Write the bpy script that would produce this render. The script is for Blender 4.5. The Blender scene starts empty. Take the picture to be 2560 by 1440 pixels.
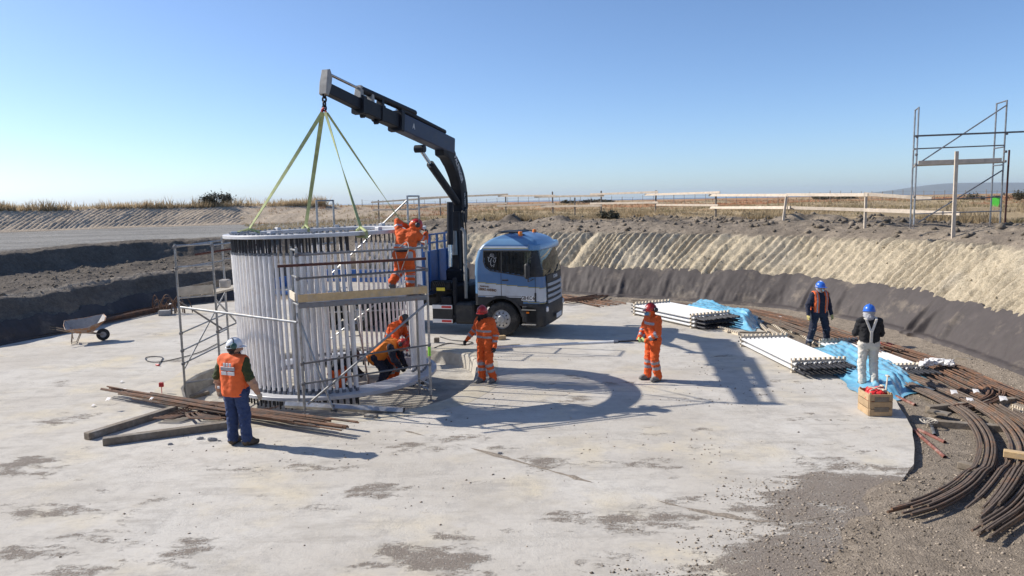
import bpy, math, random
import numpy as np
from mathutils import Vector, Matrix, geometry
R = math.radians
random.seed(11)
S = bpy.context.scene
COL = S.collection

# ---------------------------------------------------------------- camera
CAM_H = 4.1; FOC = 1860.0; TILT = R(6.75); ROLL = R(1.1)
_f = Vector((0, math.cos(TILT), -math.sin(TILT)))
_u0 = Vector((0, math.sin(TILT), math.cos(TILT)))
_r = Vector((1, 0, 0)) * math.cos(ROLL) - _u0 * math.sin(ROLL)
_u = _u0 * math.cos(ROLL) + Vector((1, 0, 0)) * math.sin(ROLL)
cd = bpy.data.cameras.new('camera'); cam = bpy.data.objects.new('camera', cd); COL.objects.link(cam)
M = Matrix((( _r.x, _u.x, -_f.x, 0), (_r.y, _u.y, -_f.y, 0), (_r.z, _u.z, -_f.z, CAM_H), (0, 0, 0, 1)))
cam.matrix_world = M
cd.sensor_width = 36; cd.lens = FOC / 2560 * 36; cd.clip_start = .1; cd.clip_end = 60000
S.camera = cam
CP = Vector((0, 0, CAM_H))

# ---------------------------------------------------------------- light
SUN_EL = R(36.0); SUN_TRAVEL = Vector((.956, -.292, 0)).normalized()
wd = bpy.data.worlds.new('World'); S.world = wd; wd.use_nodes = True
wn = wd.node_tree; wn.nodes.clear()
sky = wn.nodes.new('ShaderNodeTexSky'); sky.sky_type = 'NISHITA'; sky.sun_disc = False
sky.sun_elevation = SUN_EL
sky.sun_rotation = math.atan2(-SUN_TRAVEL.x, -SUN_TRAVEL.y)
sky.altitude = 0; sky.air_density = .7; sky.dust_density = .55; sky.ozone_density = 5.0
bgn = wn.nodes.new('ShaderNodeBackground'); bgn.inputs[1].default_value = .14
won = wn.nodes.new('ShaderNodeOutputWorld')
wn.links.new(sky.outputs[0], bgn.inputs[0]); wn.links.new(bgn.outputs[0], won.inputs[0])
sl = bpy.data.lights.new('sun', 'SUN'); sl.energy = 5.0; sl.angle = R(.53); sl.color = (1, .935, .84)
so = bpy.data.objects.new('sun', sl); COL.objects.link(so)
_t = SUN_TRAVEL * math.cos(SUN_EL) + Vector((0, 0, -math.sin(SUN_EL)))
so.rotation_euler = _t.to_track_quat('-Z', 'Y').to_euler(); so.location = (-30, 20, 40)
S.view_settings.view_transform = 'Standard'; S.view_settings.look = 'None'
S.view_settings.exposure = 0.28; S.view_settings.gamma = 1; S.view_settings.use_curve_mapping = False
S.render.engine = 'CYCLES'
S.cycles.max_bounces = 6; S.cycles.diffuse_bounces = 3; S.cycles.glossy_bounces = 3; S.cycles.transparent_max_bounces = 6
try: S.cycles.use_denoising = True
except Exception: pass

# ---------------------------------------------------------------- survey helpers (photo ray meets a plane of the site)
def ray(px, py): return _f * FOC + _r * (px - 1280) - _u * (py - 720)
def G(px, py, z=0.0):
    d = ray(px, py); return CP + d * ((z - CAM_H) / d.z)
def AT(px, py, y):
    d = ray(px, py); return CP + d * (y / d.y)
def ONP(px, py, p0, n):
    d = ray(px, py); return CP + d * ((Vector(p0) - CP).dot(n) / d.dot(n))
def GL(pts, z=0.0): return [G(a, b, z) for a, b in pts]

# ---------------------------------------------------------------- noise
def _hash(i, j, k, s):
    h = (i.astype(np.int64) * 374761393 + j.astype(np.int64) * 668265263 + k.astype(np.int64) * 2147483647 + s * 974711) & 0xffffffff
    h = ((h ^ (h >> 13)) * 1274126177) & 0xffffffff
    return ((h ^ (h >> 16)) & 0xffff) / 65535.0
def vnoise(x, y, z=0.0, s=0):
    x = np.asarray(x, float); y = np.asarray(y, float); z = np.asarray(z, float) + 0 * x
    i, j, k = np.floor(x), np.floor(y), np.floor(z)
    u, v, w = x - i, y - j, z - k
    u, v, w = u*u*(3-2*u), v*v*(3-2*v), w*w*(3-2*w)
    n = lambda a, b, c: _hash(i + a, j + b, k + c, s)
    return ((n(0,0,0)*(1-u)+n(1,0,0)*u)*(1-v)+(n(0,1,0)*(1-u)+n(1,1,0)*u)*v)*(1-w) + \
           ((n(0,0,1)*(1-u)+n(1,0,1)*u)*(1-v)+(n(0,1,1)*(1-u)+n(1,1,1)*u)*v)*w
def fbm(x, y, z=0.0, s=0, o=4):
    t = 0; a = .5
    x = np.asarray(x, float); y = np.asarray(y, float)
    for q in range(o):
        t = t + a * (vnoise(x, y, z, s + q) - .5); x = x * 2.03; y = y * 2.03; z = z * 2.03; a *= .5
    return t
def sstep(a, b, x):
    t = np.clip((x - a) / (b - a), 0, 1); return t * t * (3 - 2 * t)

# ---------------------------------------------------------------- materials
MATS = {}
def mat(name, col, rough=.7, metal=0.0, var=.15, scale=6.0, bump=0.0, bscale=40.0, rnd=0.0, dirt=None, dirt_scale=3.0, dirt_lo=.5, dirt_hi=.68, spec=.5, coat=0.0, tint=None, aniso=None):
    """procedural principled material: colour varied by noise, optional dirt patches, bump, per-object variation"""
    m = bpy.data.materials.new(name); m.use_nodes = True; nt = m.node_tree; N = nt.nodes; L = nt.links
    b = N['Principled BSDF']; b.inputs['Roughness'].default_value = rough; b.inputs['Metallic'].default_value = metal
    b.inputs['Specular IOR Level'].default_value = spec; b.inputs['Coat Weight'].default_value = coat
    geo = N.new('ShaderNodeNewGeometry'); pos = geo.outputs['Position']
    if aniso:
        mp = N.new('ShaderNodeMapping'); mp.inputs['Scale'].default_value = aniso; L.new(pos, mp.inputs[0]); pos = mp.outputs[0]
    no = N.new('ShaderNodeTexNoise'); no.inputs['Scale'].default_value = scale; no.inputs['Detail'].default_value = 6; no.inputs['Roughness'].default_value = .65
    L.new(pos, no.inputs['Vector'])
    mr = N.new('ShaderNodeMapRange'); mr.inputs['From Min'].default_value = .3; mr.inputs['From Max'].default_value = .7
    mr.inputs['To Min'].default_value = 1 - var; mr.inputs['To Max'].default_value = 1 + var; L.new(no.outputs[0], mr.inputs[0])
    fac = mr.outputs[0]
    if rnd:
        oi = N.new('ShaderNodeObjectInfo'); r2 = N.new('ShaderNodeMapRange'); r2.inputs['To Min'].default_value = 1 - rnd; r2.inputs['To Max'].default_value = 1 + rnd
        L.new(oi.outputs['Random'], r2.inputs[0]); mm = N.new('ShaderNodeMath'); mm.operation = 'MULTIPLY'; L.new(fac, mm.inputs[0]); L.new(r2.outputs[0], mm.inputs[1]); fac = mm.outputs[0]
    base = N.new('ShaderNodeRGB'); base.outputs[0].default_value = (*col, 1); c = base.outputs[0]
    if dirt:
        n2 = N.new('ShaderNodeTexNoise'); n2.inputs['Scale'].default_value = dirt_scale; n2.inputs['Detail'].default_value = 8; n2.inputs['Roughness'].default_value = .7
        L.new(pos, n2.inputs['Vector'])
        m2 = N.new('ShaderNodeMapRange'); m2.inputs['From Min'].default_value = dirt_lo; m2.inputs['From Max'].default_value = dirt_hi; L.new(n2.outputs[0], m2.inputs[0])
        mx = N.new('ShaderNodeMix'); mx.data_type = 'RGBA'; L.new(m2.outputs[0], mx.inputs[0]); L.new(c, mx.inputs[6]); mx.inputs[7].default_value = (*dirt, 1); c = mx.outputs[2]
    hs = N.new('ShaderNodeVectorMath'); hs.operation = 'SCALE'; L.new(c, hs.inputs[0]); L.new(fac, hs.inputs['Scale'])
    L.new(hs.outputs[0], b.inputs['Base Color'])
    if bump:
        n3 = N.new('ShaderNodeTexNoise'); n3.inputs['Scale'].default_value = bscale; n3.inputs['Detail'].default_value = 5; L.new(pos, n3.inputs['Vector'])
        bp = N.new('ShaderNodeBump'); bp.inputs['Strength'].default_value = 1.0; bp.inputs['Distance'].default_value = bump; L.new(n3.outputs[0], bp.inputs['Height']); L.new(bp.outputs[0], b.inputs['Normal'])
    MATS[name] = m
    return m

mat('galv', (.34, .345, .35), .42, .75, .28, 5, rnd=.2, dirt=(.3, .285, .26), dirt_scale=7, dirt_lo=.5, dirt_hi=.62)
mat('galv_dull', (.2, .2, .205), .6, .5, .25, 9, rnd=.2, dirt=(.17, .11, .08), dirt_scale=9)
mat('rust_tube', (.085, .028, .02), .75, 0, .3, 8)
mat('red_pipe', (.2, .07, .05), .7, 0, .3, 8, dirt=(.3, .22, .18), dirt_scale=8)
mat('cage_steel', (.5, .5, .51), .5, .15, .1, 4, bump=.002, bscale=30, dirt=(.33, .31, .29), dirt_scale=3, dirt_lo=.55)
mat('sleeve', (.86, .83, .8), .45, 0, .08, 5, rnd=.06, dirt=(.68, .63, .57), dirt_scale=4, dirt_lo=.5, dirt_hi=.74)
mat('sleeve_new', (.66, .66, .65), .42, 0, .05, 5, rnd=.05, dirt=(.56, .54, .49), dirt_scale=4, dirt_lo=.55, dirt_hi=.75)
mat('rod', (.035, .035, .04), .55, .35, .3, 20, rnd=.2)
mat('nut', (.2, .21, .23), .5, .5, .25, 12)
mat('rebar', (.17, .088, .05), .85, 0, .35, 9, bump=.004, bscale=70, rnd=.3, dirt=(.1, .072, .056), dirt_scale=4, dirt_lo=.45, dirt_hi=.6)
mat('rebar_grey', (.13, .098, .075), .75, .1, .3, 9, bump=.004, bscale=70, rnd=.25, dirt=(.19, .105, .06), dirt_scale=3, dirt_lo=.5, dirt_hi=.65)
mat('timber_old', (.2, .165, .125), .85, 0, .3, 10, bump=.004, bscale=25, rnd=.15, dirt=(.27, .25, .22), dirt_scale=3)
mat('timber_new', (.5, .35, .18), .75, 0, .16, 9, bump=.002, bscale=30, rnd=.12, dirt=(.42, .34, .25), dirt_scale=5)
mat('timber_pale', (.62, .54, .42), .8, 0, .14, 9, bump=.002, bscale=30, rnd=.1)
mat('fence_wood', (.52, .44, .35), .85, 0, .2, 6, rnd=.15)
mat('fence_post', (.27, .23, .19), .85, 0, .2, 6, rnd=.2)
mat('deck_wood', (.4, .36, .3), .85, 0, .2, 6, bump=.002, bscale=30, rnd=.1)
mat('truck_blue', (.07, .165, .33), .32, 0, .05, 3, coat=.5, dirt=(.12, .185, .28), dirt_scale=2, dirt_lo=.5, dirt_hi=.8)
mat('truck_light', (.13, .26, .43), .35, 0, .05, 3, coat=.4)
mat('truck_band', (.52, .55, .58), .4, 0, .06, 3, coat=.3, dirt=(.42, .41, .4), dirt_scale=2.5, dirt_lo=.5, dirt_hi=.8)
mat('truck_line', (.3, .28, .12), .5, 0, .05)
mat('bed_blue', (.04, .13, .36), .5, 0, .15, 4, dirt=(.09, .16, .3), dirt_scale=3)
mat('plastic_black', (.02, .021, .023), .6, 0, .25, 5, dirt=(.075, .07, .064), dirt_scale=3, dirt_lo=.5, dirt_hi=.8)
mat('crane_black', (.009, .011, .017), .55, 0, .25, 5, dirt=(.024, .022, .022), dirt_scale=3, dirt_lo=.5, dirt_hi=.75, spec=.25)
mat('crane_blue', (.011, .022, .06), .5, 0, .2, 5, dirt=(.025, .032, .055), dirt_scale=3)
mat('chrome', (.6, .61, .62), .16, 1.0, .05)
mat('crane_grey', (.3, .29, .27), .6, .2, .25, 6)
mat('tyre', (.022, .022, .022), .85, 0, .3, 8, dirt=(.1, .092, .08), dirt_scale=5, dirt_lo=.5, dirt_hi=.75)
mat('rim', (.42, .43, .44), .45, .6, .15, 6, dirt=(.3, .28, .26), dirt_scale=5)
mat('white_paint', (.75, .75, .74), .5, 0, .06, 5)
mat('red_paint', (.5, .03, .03), .5, 0, .1, 5)
mat('yellow_paint', (.7, .55, .05), .5, 0, .1, 5)
mat('letter_dark', (.03, .02, .015), .6, 0, .1)
mat('letter_brown', (.14, .06, .01), .6, 0, .1)
mat('letter_white', (.6, .6, .6), .6, 0, .1)
mat('lamp_glass', (.7, .7, .72), .15, .3, .1)
mat('beacon', (.85, .22, .015), .25, 0, .1, 9)
mat('hose_black', (.016, .016, .017), .5, 0, .2)
mat('sling', (.38, .42, .19), .85, 0, .18, 8, dirt=(.26, .27, .15), dirt_scale=6)
mat('rope', (.55, .5, .42), .9, 0, .15)
mat('tag_white', (.72, .7, .68), .7, 0, .1, rnd=.08)
mat('lime_tape', (.3, .68, .06), .6, 0, .1)
mat('fabric_dark', (.06, .049, .045), .75, 0, .2, 2.5, bump=.01, bscale=5, dirt=(.24, .195, .145), dirt_scale=1.1, dirt_lo=.54, dirt_hi=.82)
mat('orange_cloth', (.68, .105, .016), .85, 0, .14, 7, bump=.014, bscale=22)
mat('orange_vest', (.76, .13, .028), .8, 0, .1, 7, bump=.004, bscale=18)
mat('orange_amber', (.72, .2, .022), .8, 0, .1, 7, bump=.004, bscale=18)
mat('navy_cloth', (.018, .022, .042), .9, 0, .25, 8, bump=.014, bscale=22)
mat('black_cloth', (.013, .013, .015), .9, 0, .25, 8, bump=.014, bscale=22)
mat('jeans', (.028, .05, .13), .9, 0, .22, 9, bump=.014, bscale=24)
mat('olive_cloth', (.045, .055, .018), .9, 0, .2, 9, bump=.005, bscale=24)
mat('white_cloth', (.62, .58, .51), .9, 0, .12, 6, bump=.014, bscale=20, dirt=(.48, .43, .36), dirt_scale=3)
mat('grey_cloth', (.36, .36, .38), .9, 0, .18, 9, bump=.014, bscale=24)
mat('reflective', (.3, .3, .33), .45, .2, .12, 12)
mat('skin', (.4, .22, .14), .55, 0, .1, 20)
mat('hair', (.014, .011, .009), .7, 0, .3, 40)
mat('boot', (.075, .058, .042), .8, 0, .3, 12)
mat('boot_grey', (.16, .155, .15), .8, 0, .25, 12)
mat('helmet_white', (.74, .75, .76), .35, 0, .05)
mat('helmet_red', (.42, .022, .02), .35, 0, .08)
mat('helmet_blue', (.03, .14, .56), .32, 0, .06)
mat('helmet_dark', (.03, .03, .035), .45, 0, .15)
mat('muff_green', (.03, .09, .08), .45, 0, .1)
mat('mask_blue', (.42, .62, .7), .8, 0, .06)
mat('mask_white', (.74, .74, .74), .8, 0, .06)
mat('respirator', (.1, .27, .45), .5, 0, .1)
mat('glove_yellow', (.55, .45, .17), .85, 0, .15)
mat('glove_green', (.45, .6, .25), .85, 0, .12)
mat('glove_dark', (.025, .025, .028), .85, 0, .2)
mat('glove_tan', (.42, .34, .26), .85, 0, .15)
mat('barrow_orange', (.42, .2, .09), .65, .1, .2, 9, dirt=(.34, .3, .27), dirt_scale=9, dirt_lo=.45, dirt_hi=.6)
mat('barrow_grey', (.36, .34, .32), .8, 0, .2, 9)
mat('barrow_frame', (.3, .24, .18), .6, .2, .2)
mat('crate_wood', (.4, .28, .16), .8, 0, .2, 10, bump=.003, bscale=30, rnd=.12)
mat('bag_red', (.55, .018, .018), .45, 0, .15, 9)
mat('bin_green', (.08, .5, .05), .5, 0, .1)
mat('bark', (.09, .07, .05), .9, 0, .3)
mat('leaf_dark', (.085, .078, .048), .8, 0, .35, 5, rnd=.2)
mat('far_hill', (.13, .135, .11), 1, 0, .1, .0006)
mat('block_grey', (.36, .35, .33), .9, 0, .15, 8, bump=.004, bscale=40)
mat('seat_dark', (.02, .02, .022), .8, 0, .2)

def glass(name, col, rough=.02, alpha=.45):
    m = bpy.data.materials.new(name); m.use_nodes = True; nt = m.node_tree; N = nt.nodes; L = nt.links
    N.clear(); o = N.new('ShaderNodeOutputMaterial'); t = N.new('ShaderNodeBsdfTransparent'); t.inputs[0].default_value = (*col, 1)
    g = N.new('ShaderNodeBsdfGlossy'); g.inputs['Roughness'].default_value = rough; g.inputs['Color'].default_value = (.9, .95, 1, 1)
    fr = N.new('ShaderNodeFresnel'); fr.inputs[0].default_value = 1.5
    mx = N.new('ShaderNodeMixShader'); L.new(fr.outputs[0], mx.inputs[0]); L.new(t.outputs[0], mx.inputs[1]); L.new(g.outputs[0], mx.inputs[2]); L.new(mx.outputs[0], o.inputs[0])
    MATS[name] = m; return m
glass('window_glass', (.42, .47, .46)); glass('window_tint', (.1, .11, .12)); glass('visor_clear', (.85, .88, .9))

def tarp_mat():
    m = mat('tarp', (.16, .43, .6), .25, 0, .1, 4, bump=.008, bscale=7, coat=.3, dirt=(.3, .5, .6), dirt_scale=2.5)
    return m
tarp_mat()

# ---------------------------------------------------------------- mesh builder
class MB:
    def __init__(s): s.v = []; s.f = []; s.m = []
    def add(s, vs, fs, mi=0):
        o = len(s.v); s.v += [tuple(v) for v in vs]; s.f += [tuple(i + o for i in f) for f in fs]; s.m += [mi] * len(fs); return s
    def box(s, c, size, rot=None, mi=0, ch=.0):
        a, b, d = size[0] / 2, size[1] / 2, size[2] / 2
        c = Vector(c); rot = rot or Matrix.Identity(3)
        if ch <= 0:
            vs = [Vector((x, y, z)) for x in (-a, a) for y in (-b, b) for z in (-d, d)]
            fs = [(0, 1, 3, 2), (4, 6, 7, 5), (0, 4, 5, 1), (2, 3, 7, 6), (0, 2, 6, 4), (1, 5, 7, 3)]
            return s.add([rot @ v + c for v in vs], fs, mi)
        ch = min(ch, a * .8, b * .8, d * .8); vs = []; ix = {}
        for sx in (-1, 1):
            for sy in (-1, 1):
                for sz in (-1, 1):
                    for k in range(3):
                        p = [sx * (a - ch), sy * (b - ch), sz * (d - ch)]; p[k] = (sx * a, sy * b, sz * d)[k]
                        ix[(sx, sy, sz, k)] = len(vs); vs.append(Vector(p))
        fs = []
        for k in range(3):
            o1, o2 = [q for q in range(3) if q != k]
            for sg in (-1, 1):
                q = []
                for e1, e2 in ((-1, -1), (1, -1), (1, 1), (-1, 1)):
                    t = [0, 0, 0]; t[k] = sg; t[o1] = e1; t[o2] = e2; q.append(ix[(*t, k)])
                fs.append(q)
            for e1 in (-1, 1):
                for e2 in (-1, 1):
                    q = []
                    for sg, kk in ((-1, o1), (1, o1), (1, o2), (-1, o2)):
                        t = [0, 0, 0]; t[k] = sg; t[o1] = e1; t[o2] = e2; q.append(ix[(*t, kk)])
                    fs.append(q)
        for sx in (-1, 1):
            for sy in (-1, 1):
                for sz in (-1, 1): fs.append([ix[(sx, sy, sz, k)] for k in range(3)])
        out = []
        for f in fs:
            n = (vs[f[1]] - vs[f[0]]).cross(vs[f[2]] - vs[f[0]]); ce = sum((vs[i] for i in f), Vector()) / len(f)
            out.append(f if n.dot(ce) > 0 else f[::-1])
        return s.add([rot @ v + c for v in vs], out, mi)
    def beam(s, a, b, w, h, mi=0, ch=.006, up=(0, 0, 1)):
        a, b = Vector(a), Vector(b); x = (b - a); l = x.length; x.normalize(); up = Vector(up)
        y = up.cross(x)
        if y.length < 1e-4: y = Vector((0, 1, 0)).cross(x)
        y.normalize(); z = x.cross(y)
        rot = Matrix((x, y, z)).transposed()
        return s.box((a + b) / 2, (l, w, h), rot, mi, ch)
    def tube(s, pts, r, n=8, mi=0, cap=True):
        pts = [Vector(p) for p in pts]; m = len(pts)
        rs = r if isinstance(r, (list, tuple)) else [r] * m
        t0 = (pts[1] - pts[0]).normalized(); ref = Vector((0, 0, 1)) if abs(t0.z) < .9 else Vector((1, 0, 0))
        nx = ref.cross(t0).normalized(); vs = []; fs = []
        for i, p in enumerate(pts):
            t = (pts[min(i + 1, m - 1)] - pts[max(i - 1, 0)]).normalized()
            nx = (nx - t * nx.dot(t)).normalized(); ny = t.cross(nx)
            for k in range(n):
                a = 2 * math.pi * k / n; vs.append(p + (nx * math.cos(a) + ny * math.sin(a)) * rs[i])
        for i in range(m - 1):
            for k in range(n):
                k2 = (k + 1) % n; fs.append((i * n + k, i * n + k2, (i + 1) * n + k2, (i + 1) * n + k))
        if cap: fs.append(tuple(range(n - 1, -1, -1))); fs.append(tuple((m - 1) * n + k for k in range(n)))
        return s.add(vs, fs, mi)
    def lathe(s, prof, n=24, mi=0, c=(0, 0, 0), axis='z', rot=None):
        """prof: list of (radius, height)"""
        vs = []; fs = []; c = Vector(c)
        for r, h in prof:
            for k in range(n):
                a = 2 * math.pi * k / n; x, y = r * math.cos(a), r * math.sin(a)
                v = Vector((x, y, h)) if axis == 'z' else (Vector((x, h, y)) if axis == 'y' else Vector((h, x, y)))
                vs.append((rot @ v if rot else v) + c)
        for i in range(len(prof) - 1):
            for k in range(n):
                k2 = (k + 1) % n; fs.append((i * n + k, i * n + k2, (i + 1) * n + k2, (i + 1) * n + k))
        return s.add(vs, fs, mi)
    def prism(s, poly, origin, ux, uy, uz, depth, mi=0):
        """2-D poly in (ux,uy) extruded along uz by depth"""
        o = Vector(origin); ux, uy, uz = Vector(ux), Vector(uy), Vector(uz); n = len(poly)
        a = [o + ux * p[0] + uy * p[1] for p in poly]; b = [v + uz * depth for v in a]
        tri = geometry.tessellate_polygon([[Vector((p[0], p[1], 0)) for p in poly]])
        fs = [tuple(t) for t in tri] + [tuple(i + n for i in t[::-1]) for t in tri] + [(i, i + n, (i + 1) % n + n, (i + 1) % n) for i in range(n)]
        return s.add(a + b, fs, mi)
    def mesh(s, name, mats, smooth=True, ang=35):
        me = bpy.data.meshes.new(name); me.from_pydata(s.v, [], s.f); 
        for m in mats: me.materials.append(MATS[m])
        if len(mats) > 1: me.polygons.foreach_set('material_index', s.m)
        if smooth:
            me.polygons.foreach_set('use_smooth', [True] * len(me.polygons)); me.update()
            me.set_sharp_from_angle(angle=R(ang))
        me.update(); return me
    def build(s, name, mats, parent=None, smooth=True, world=False, ang=35):
        if isinstance(mats, str): mats = [mats]
        return obj(name, s.mesh(name, mats, smooth, ang), parent, world)

PM = {}
def obj(name, me, parent=None, world=False):
    o = bpy.data.objects.new(name, me); COL.objects.link(o)
    if parent is not None:
        o.parent = parent
        if world: o.matrix_parent_inverse = (Matrix.Translation(parent.location) @ Matrix.Rotation(parent.rotation_euler.z, 4, 'Z')).inverted()
    return o
LABELS = {}
def tag(o, label, cat, group=None):
    o['label'] = label; o['category'] = cat
    if group: o['group'] = group
    return o
def thing(name, label, cat, loc=(0, 0, 0), rotz=0.0, group=None):
    o = bpy.data.objects.new(name, None); COL.objects.link(o); o.location = loc; o.rotation_euler = (0, 0, rotz); o.empty_display_size = .2
    return tag(o, label, cat, group)
def struct(o, kind='structure'): o['kind'] = kind; return o
def spline(P, n=8):
    P = [Vector(p) for p in P]; P = [P[0] * 2 - P[1]] + P + [P[-1] * 2 - P[-2]]; out = []
    for i in range(1, len(P) - 2):
        p0, p1, p2, p3 = P[i - 1:i + 3]
        for k in range(n):
            t = k / n
            out.append(.5 * ((2 * p1) + (p2 - p0) * t + (2 * p0 - 5 * p1 + 4 * p2 - p3) * t * t + (3 * p1 - p0 - 3 * p2 + p3) * t ** 3))
    out.append(P[-2]); return out
def npmesh(name, V, F, mats, smooth=True):
    me = bpy.data.meshes.new(name); V = np.asarray(V, np.float32); F = np.asarray(F, np.int32)
    k = F.shape[1]
    me.vertices.add(len(V)); me.vertices.foreach_set('co', V.ravel())
    me.loops.add(F.size); me.loops.foreach_set('vertex_index', F.ravel())
    me.polygons.add(len(F)); me.polygons.foreach_set('loop_start', np.arange(0, F.size, k, dtype=np.int32)); 
    try: me.polygons.foreach_set('loop_total', np.full(len(F), k, np.int32))
    except Exception: pass
    for m in mats: me.materials.append(MATS[m] if isinstance(m, str) else m)
    me.update(calc_edges=True)
    if smooth: me.polygons.foreach_set('use_smooth', np.ones(len(F), bool))
    me.validate(); return me
def text_mesh(txt, size, mats, name='lettering', depth=.0, bold=0.0):
    cu = bpy.data.curves.new(name, 'FONT'); cu.body = txt; cu.size = size; cu.extrude = depth; cu.offset = bold; cu.align_x = 'CENTER'; cu.align_y = 'CENTER'; cu.resolution_u = 3
    o = bpy.data.objects.new('tmp_text', cu); COL.objects.link(o)
    dg = bpy.context.evaluated_depsgraph_get(); me = bpy.data.meshes.new_from_object(o.evaluated_get(dg))
    bpy.data.objects.remove(o); bpy.data.curves.remove(cu); me.name = name
    me.materials.clear(); me.materials.append(MATS[mats]); return me
def place_text(txt, size, m, parent, pos, ux, uy, bold=0.0, sx=1.0, world=False):
    """letters lying in the plane ux (reading direction), uy (up), 3 mm thick"""
    me = text_mesh(txt, size, m, depth=.0015, bold=bold)
    ux = Vector(ux).normalized() * sx; uy = Vector(uy).normalized(); uz = ux.cross(uy).normalized(); p = Vector(pos)
    me.transform(Matrix(((ux.x, uy.x, uz.x, p.x), (ux.y, uy.y, uz.y, p.y), (ux.z, uy.z, uz.z, p.z), (0, 0, 0, 1))))
    return obj('lettering', me, parent, world)
# ================================================================ the setting
CX, CY = -4.1, 17.0
AZK = [-180, -120, -60, -40, -3, 6.5, 17, 34, 42, 60, 90, 105, 125, 134, 144, 155, 165, 180, 200, 240]
RBK = [13.5, 15.2, 15.2, 15.3, 15.45, 15.7, 16.2, 16.6, 16, 15.6, 17, 18, 17.2, 15.4, 13.2, 12.8, 13, 13.5, 15, 15.2]
def rbase(az): return np.interp(az, AZK, RBK)
PR = ([-30, -3, -1.6, -.8, -.3, 0, .75, 2.0, 2.5, 3.5, 6, 30, 330, 600], [-.1, -.1, -.08, .02, .12, .16, 1.12, 2.46, 2.72, 2.98, 3.0, 3.0, 3.0, 3.0])
PL = ([-30, -3, -1, 0, .9, 1.3, 4.4, 5.0, 5.8, 6.6, 32.5, 33.2, 37.5, 39.5, 46, 70, 330, 600], [-.1, -.1, -.06, .0, 1.2, 1.34, 1.58, 1.72, 2.4, 2.5, 2.46, 2.55, 4.0, 4.2, 3.75, 3.35, 3.2, 3.0])
def wleft(az): return sstep(86, 110, az) * (1 - sstep(186, 205, az))
def terrain(az, r):
    """height and base colour of the site at polar position about the foundation centre"""
    off = r - rbase(az); x = CX + r * np.cos(np.radians(az)); y = CY + r * np.sin(np.radians(az))
    wl = wleft(az); wr = 1 - wl
    edge = fbm(x * .35, y * .35, 0, 3) * .9 + fbm(x * 2.4, y * 2.4, 0, 6) * .5
    offr = off + edge * sstep(1.4, 2.4, off) * .6
    zr = np.interp(offr, *PR); zl = np.interp(off + fbm(x * .3, y * .3, 0, 5) * 1.1 * sstep(.2, 1, off), *PL)
    zz = zr * wr + zl * wl
    n1 = fbm(x * 1.3, y * 1.3, zz * 1.3, 7); n2 = fbm(x * 5.1, y * 5.1, zz * 5.1, 9); n3 = fbm(x * .09, y * .09, 0, 13)
    # bucket-teeth grooves in the clay face
    clay = sstep(.5, .75, off) * (1 - sstep(1.95, 2.35, off + edge * .8)) * wr
    arc = -np.radians(az) * 16.5 - off * .46 + fbm(x * .6, y * .6, 0, 21) * .35
    ph = arc / .33 + vnoise(arc * .9, zz * 0, 0, 4) * 2.2
    fr = ph - np.floor(ph); amp = (.5 + .9 * vnoise(np.floor(ph) * 1.7, zz * 1.1, 0, 8)) * (.62 + .75 * sstep(.3, .62, vnoise(x * .45, y * .45, zz * .8, 12)))
    groove = (np.clip(np.abs(fr - .62) * 2.1, 0, 1) ** .75 - .55) * amp
    band = sstep(.6, 1.0, off) * (1 - sstep(2.2, 2.8, off))
    disp = clay * groove * .19 + clay * n2 * .15 + clay * (vnoise(x * 7, y * 7, zz * 7, 15) > .74) * .035
    # ribs on the far spoil bank
    bank = sstep(33, 33.8, off) * (1 - sstep(37.2, 38.4, off + n1 * 1.2)) * wl * sstep(108, 112, az) * (1 - sstep(146, 149, az))
    u2 = (-np.radians(az) * 50 - off * .62 + n1 * .3) / .38; f2 = u2 - np.floor(u2)
    a2 = .6 + .7 * vnoise(np.floor(u2) * 1.3, off * .3, 0, 18)
    disp = disp + bank * (np.abs(f2 - .5) * 2 - .5) * .12 * a2
    # loose soil along the rims and on the benches
    soil = sstep(2.2, 3.0, off) * (1 - sstep(7, 12, off)) * wr
    lw = sstep(.1, .8, off) * (1 - sstep(6.2, 7, off)) * wl
    disp = disp + soil * (n1 * .34 + n2 * .1) * (.6 + .4 * sstep(3, 4.5, off)) + soil * np.clip(vnoise(x * .8, y * .8, 0, 31) - .62, 0, 1) * .8 * sstep(3, 4.5, off) + lw * (n1 * .22 + n2 * .09)
    plain = sstep(9, 14, off) * wr + sstep(38, 42, off) * wl
    disp = disp + plain * (n1 * .12 + n3 * .9 * (1 - sstep(120, 300, off))) 
    road = sstep(6.2, 7, off) * (1 - sstep(32, 33, off)) * wl
    disp = disp + road * (fbm(x * .5 + y * .2, y * .9, 0, 17) * .1 + n2 * .02)
    fl = 1 - sstep(-.5, .2, off)
    disp = disp + fl * (n1 * .05 + n2 * .025) * sstep(8, 10, r) * (.3 + .7 * wr)
    # gravel banked up to the slab corner and buried pit under the cage
    corner = .165 * sstep(-.6, .05, np.minimum(.772 * (x - 5.15) - .635 * (y - 9.78), 10.1 - y) + n1 * .8) * (y < 11) * (1 - sstep(1.5, 4.5, x - 5.3))
    zz = zz + disp + corner - .42 * (1 - sstep(5.0, 6.5, r))
    zz = np.where(r > 500, -60.0, zz)
    # ---- base colours (albedo)
    def c(*v): return np.array(v)
    e = lambda w: w[..., None]
    gravel = c(.262, .218, .17); clayc = c(.455, .385, .275); dsoil = c(.15, .125, .1); greysoil = c(.265, .22, .17)
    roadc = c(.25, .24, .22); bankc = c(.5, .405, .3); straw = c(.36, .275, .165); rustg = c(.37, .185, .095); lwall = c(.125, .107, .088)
    col = np.ones(x.shape + (3,)) * gravel
    col = col * (1 - e(clay)) + e(clay) * clayc
    cs = vnoise(x * .9, y * .9, zz * 1.2, 41)
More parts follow.
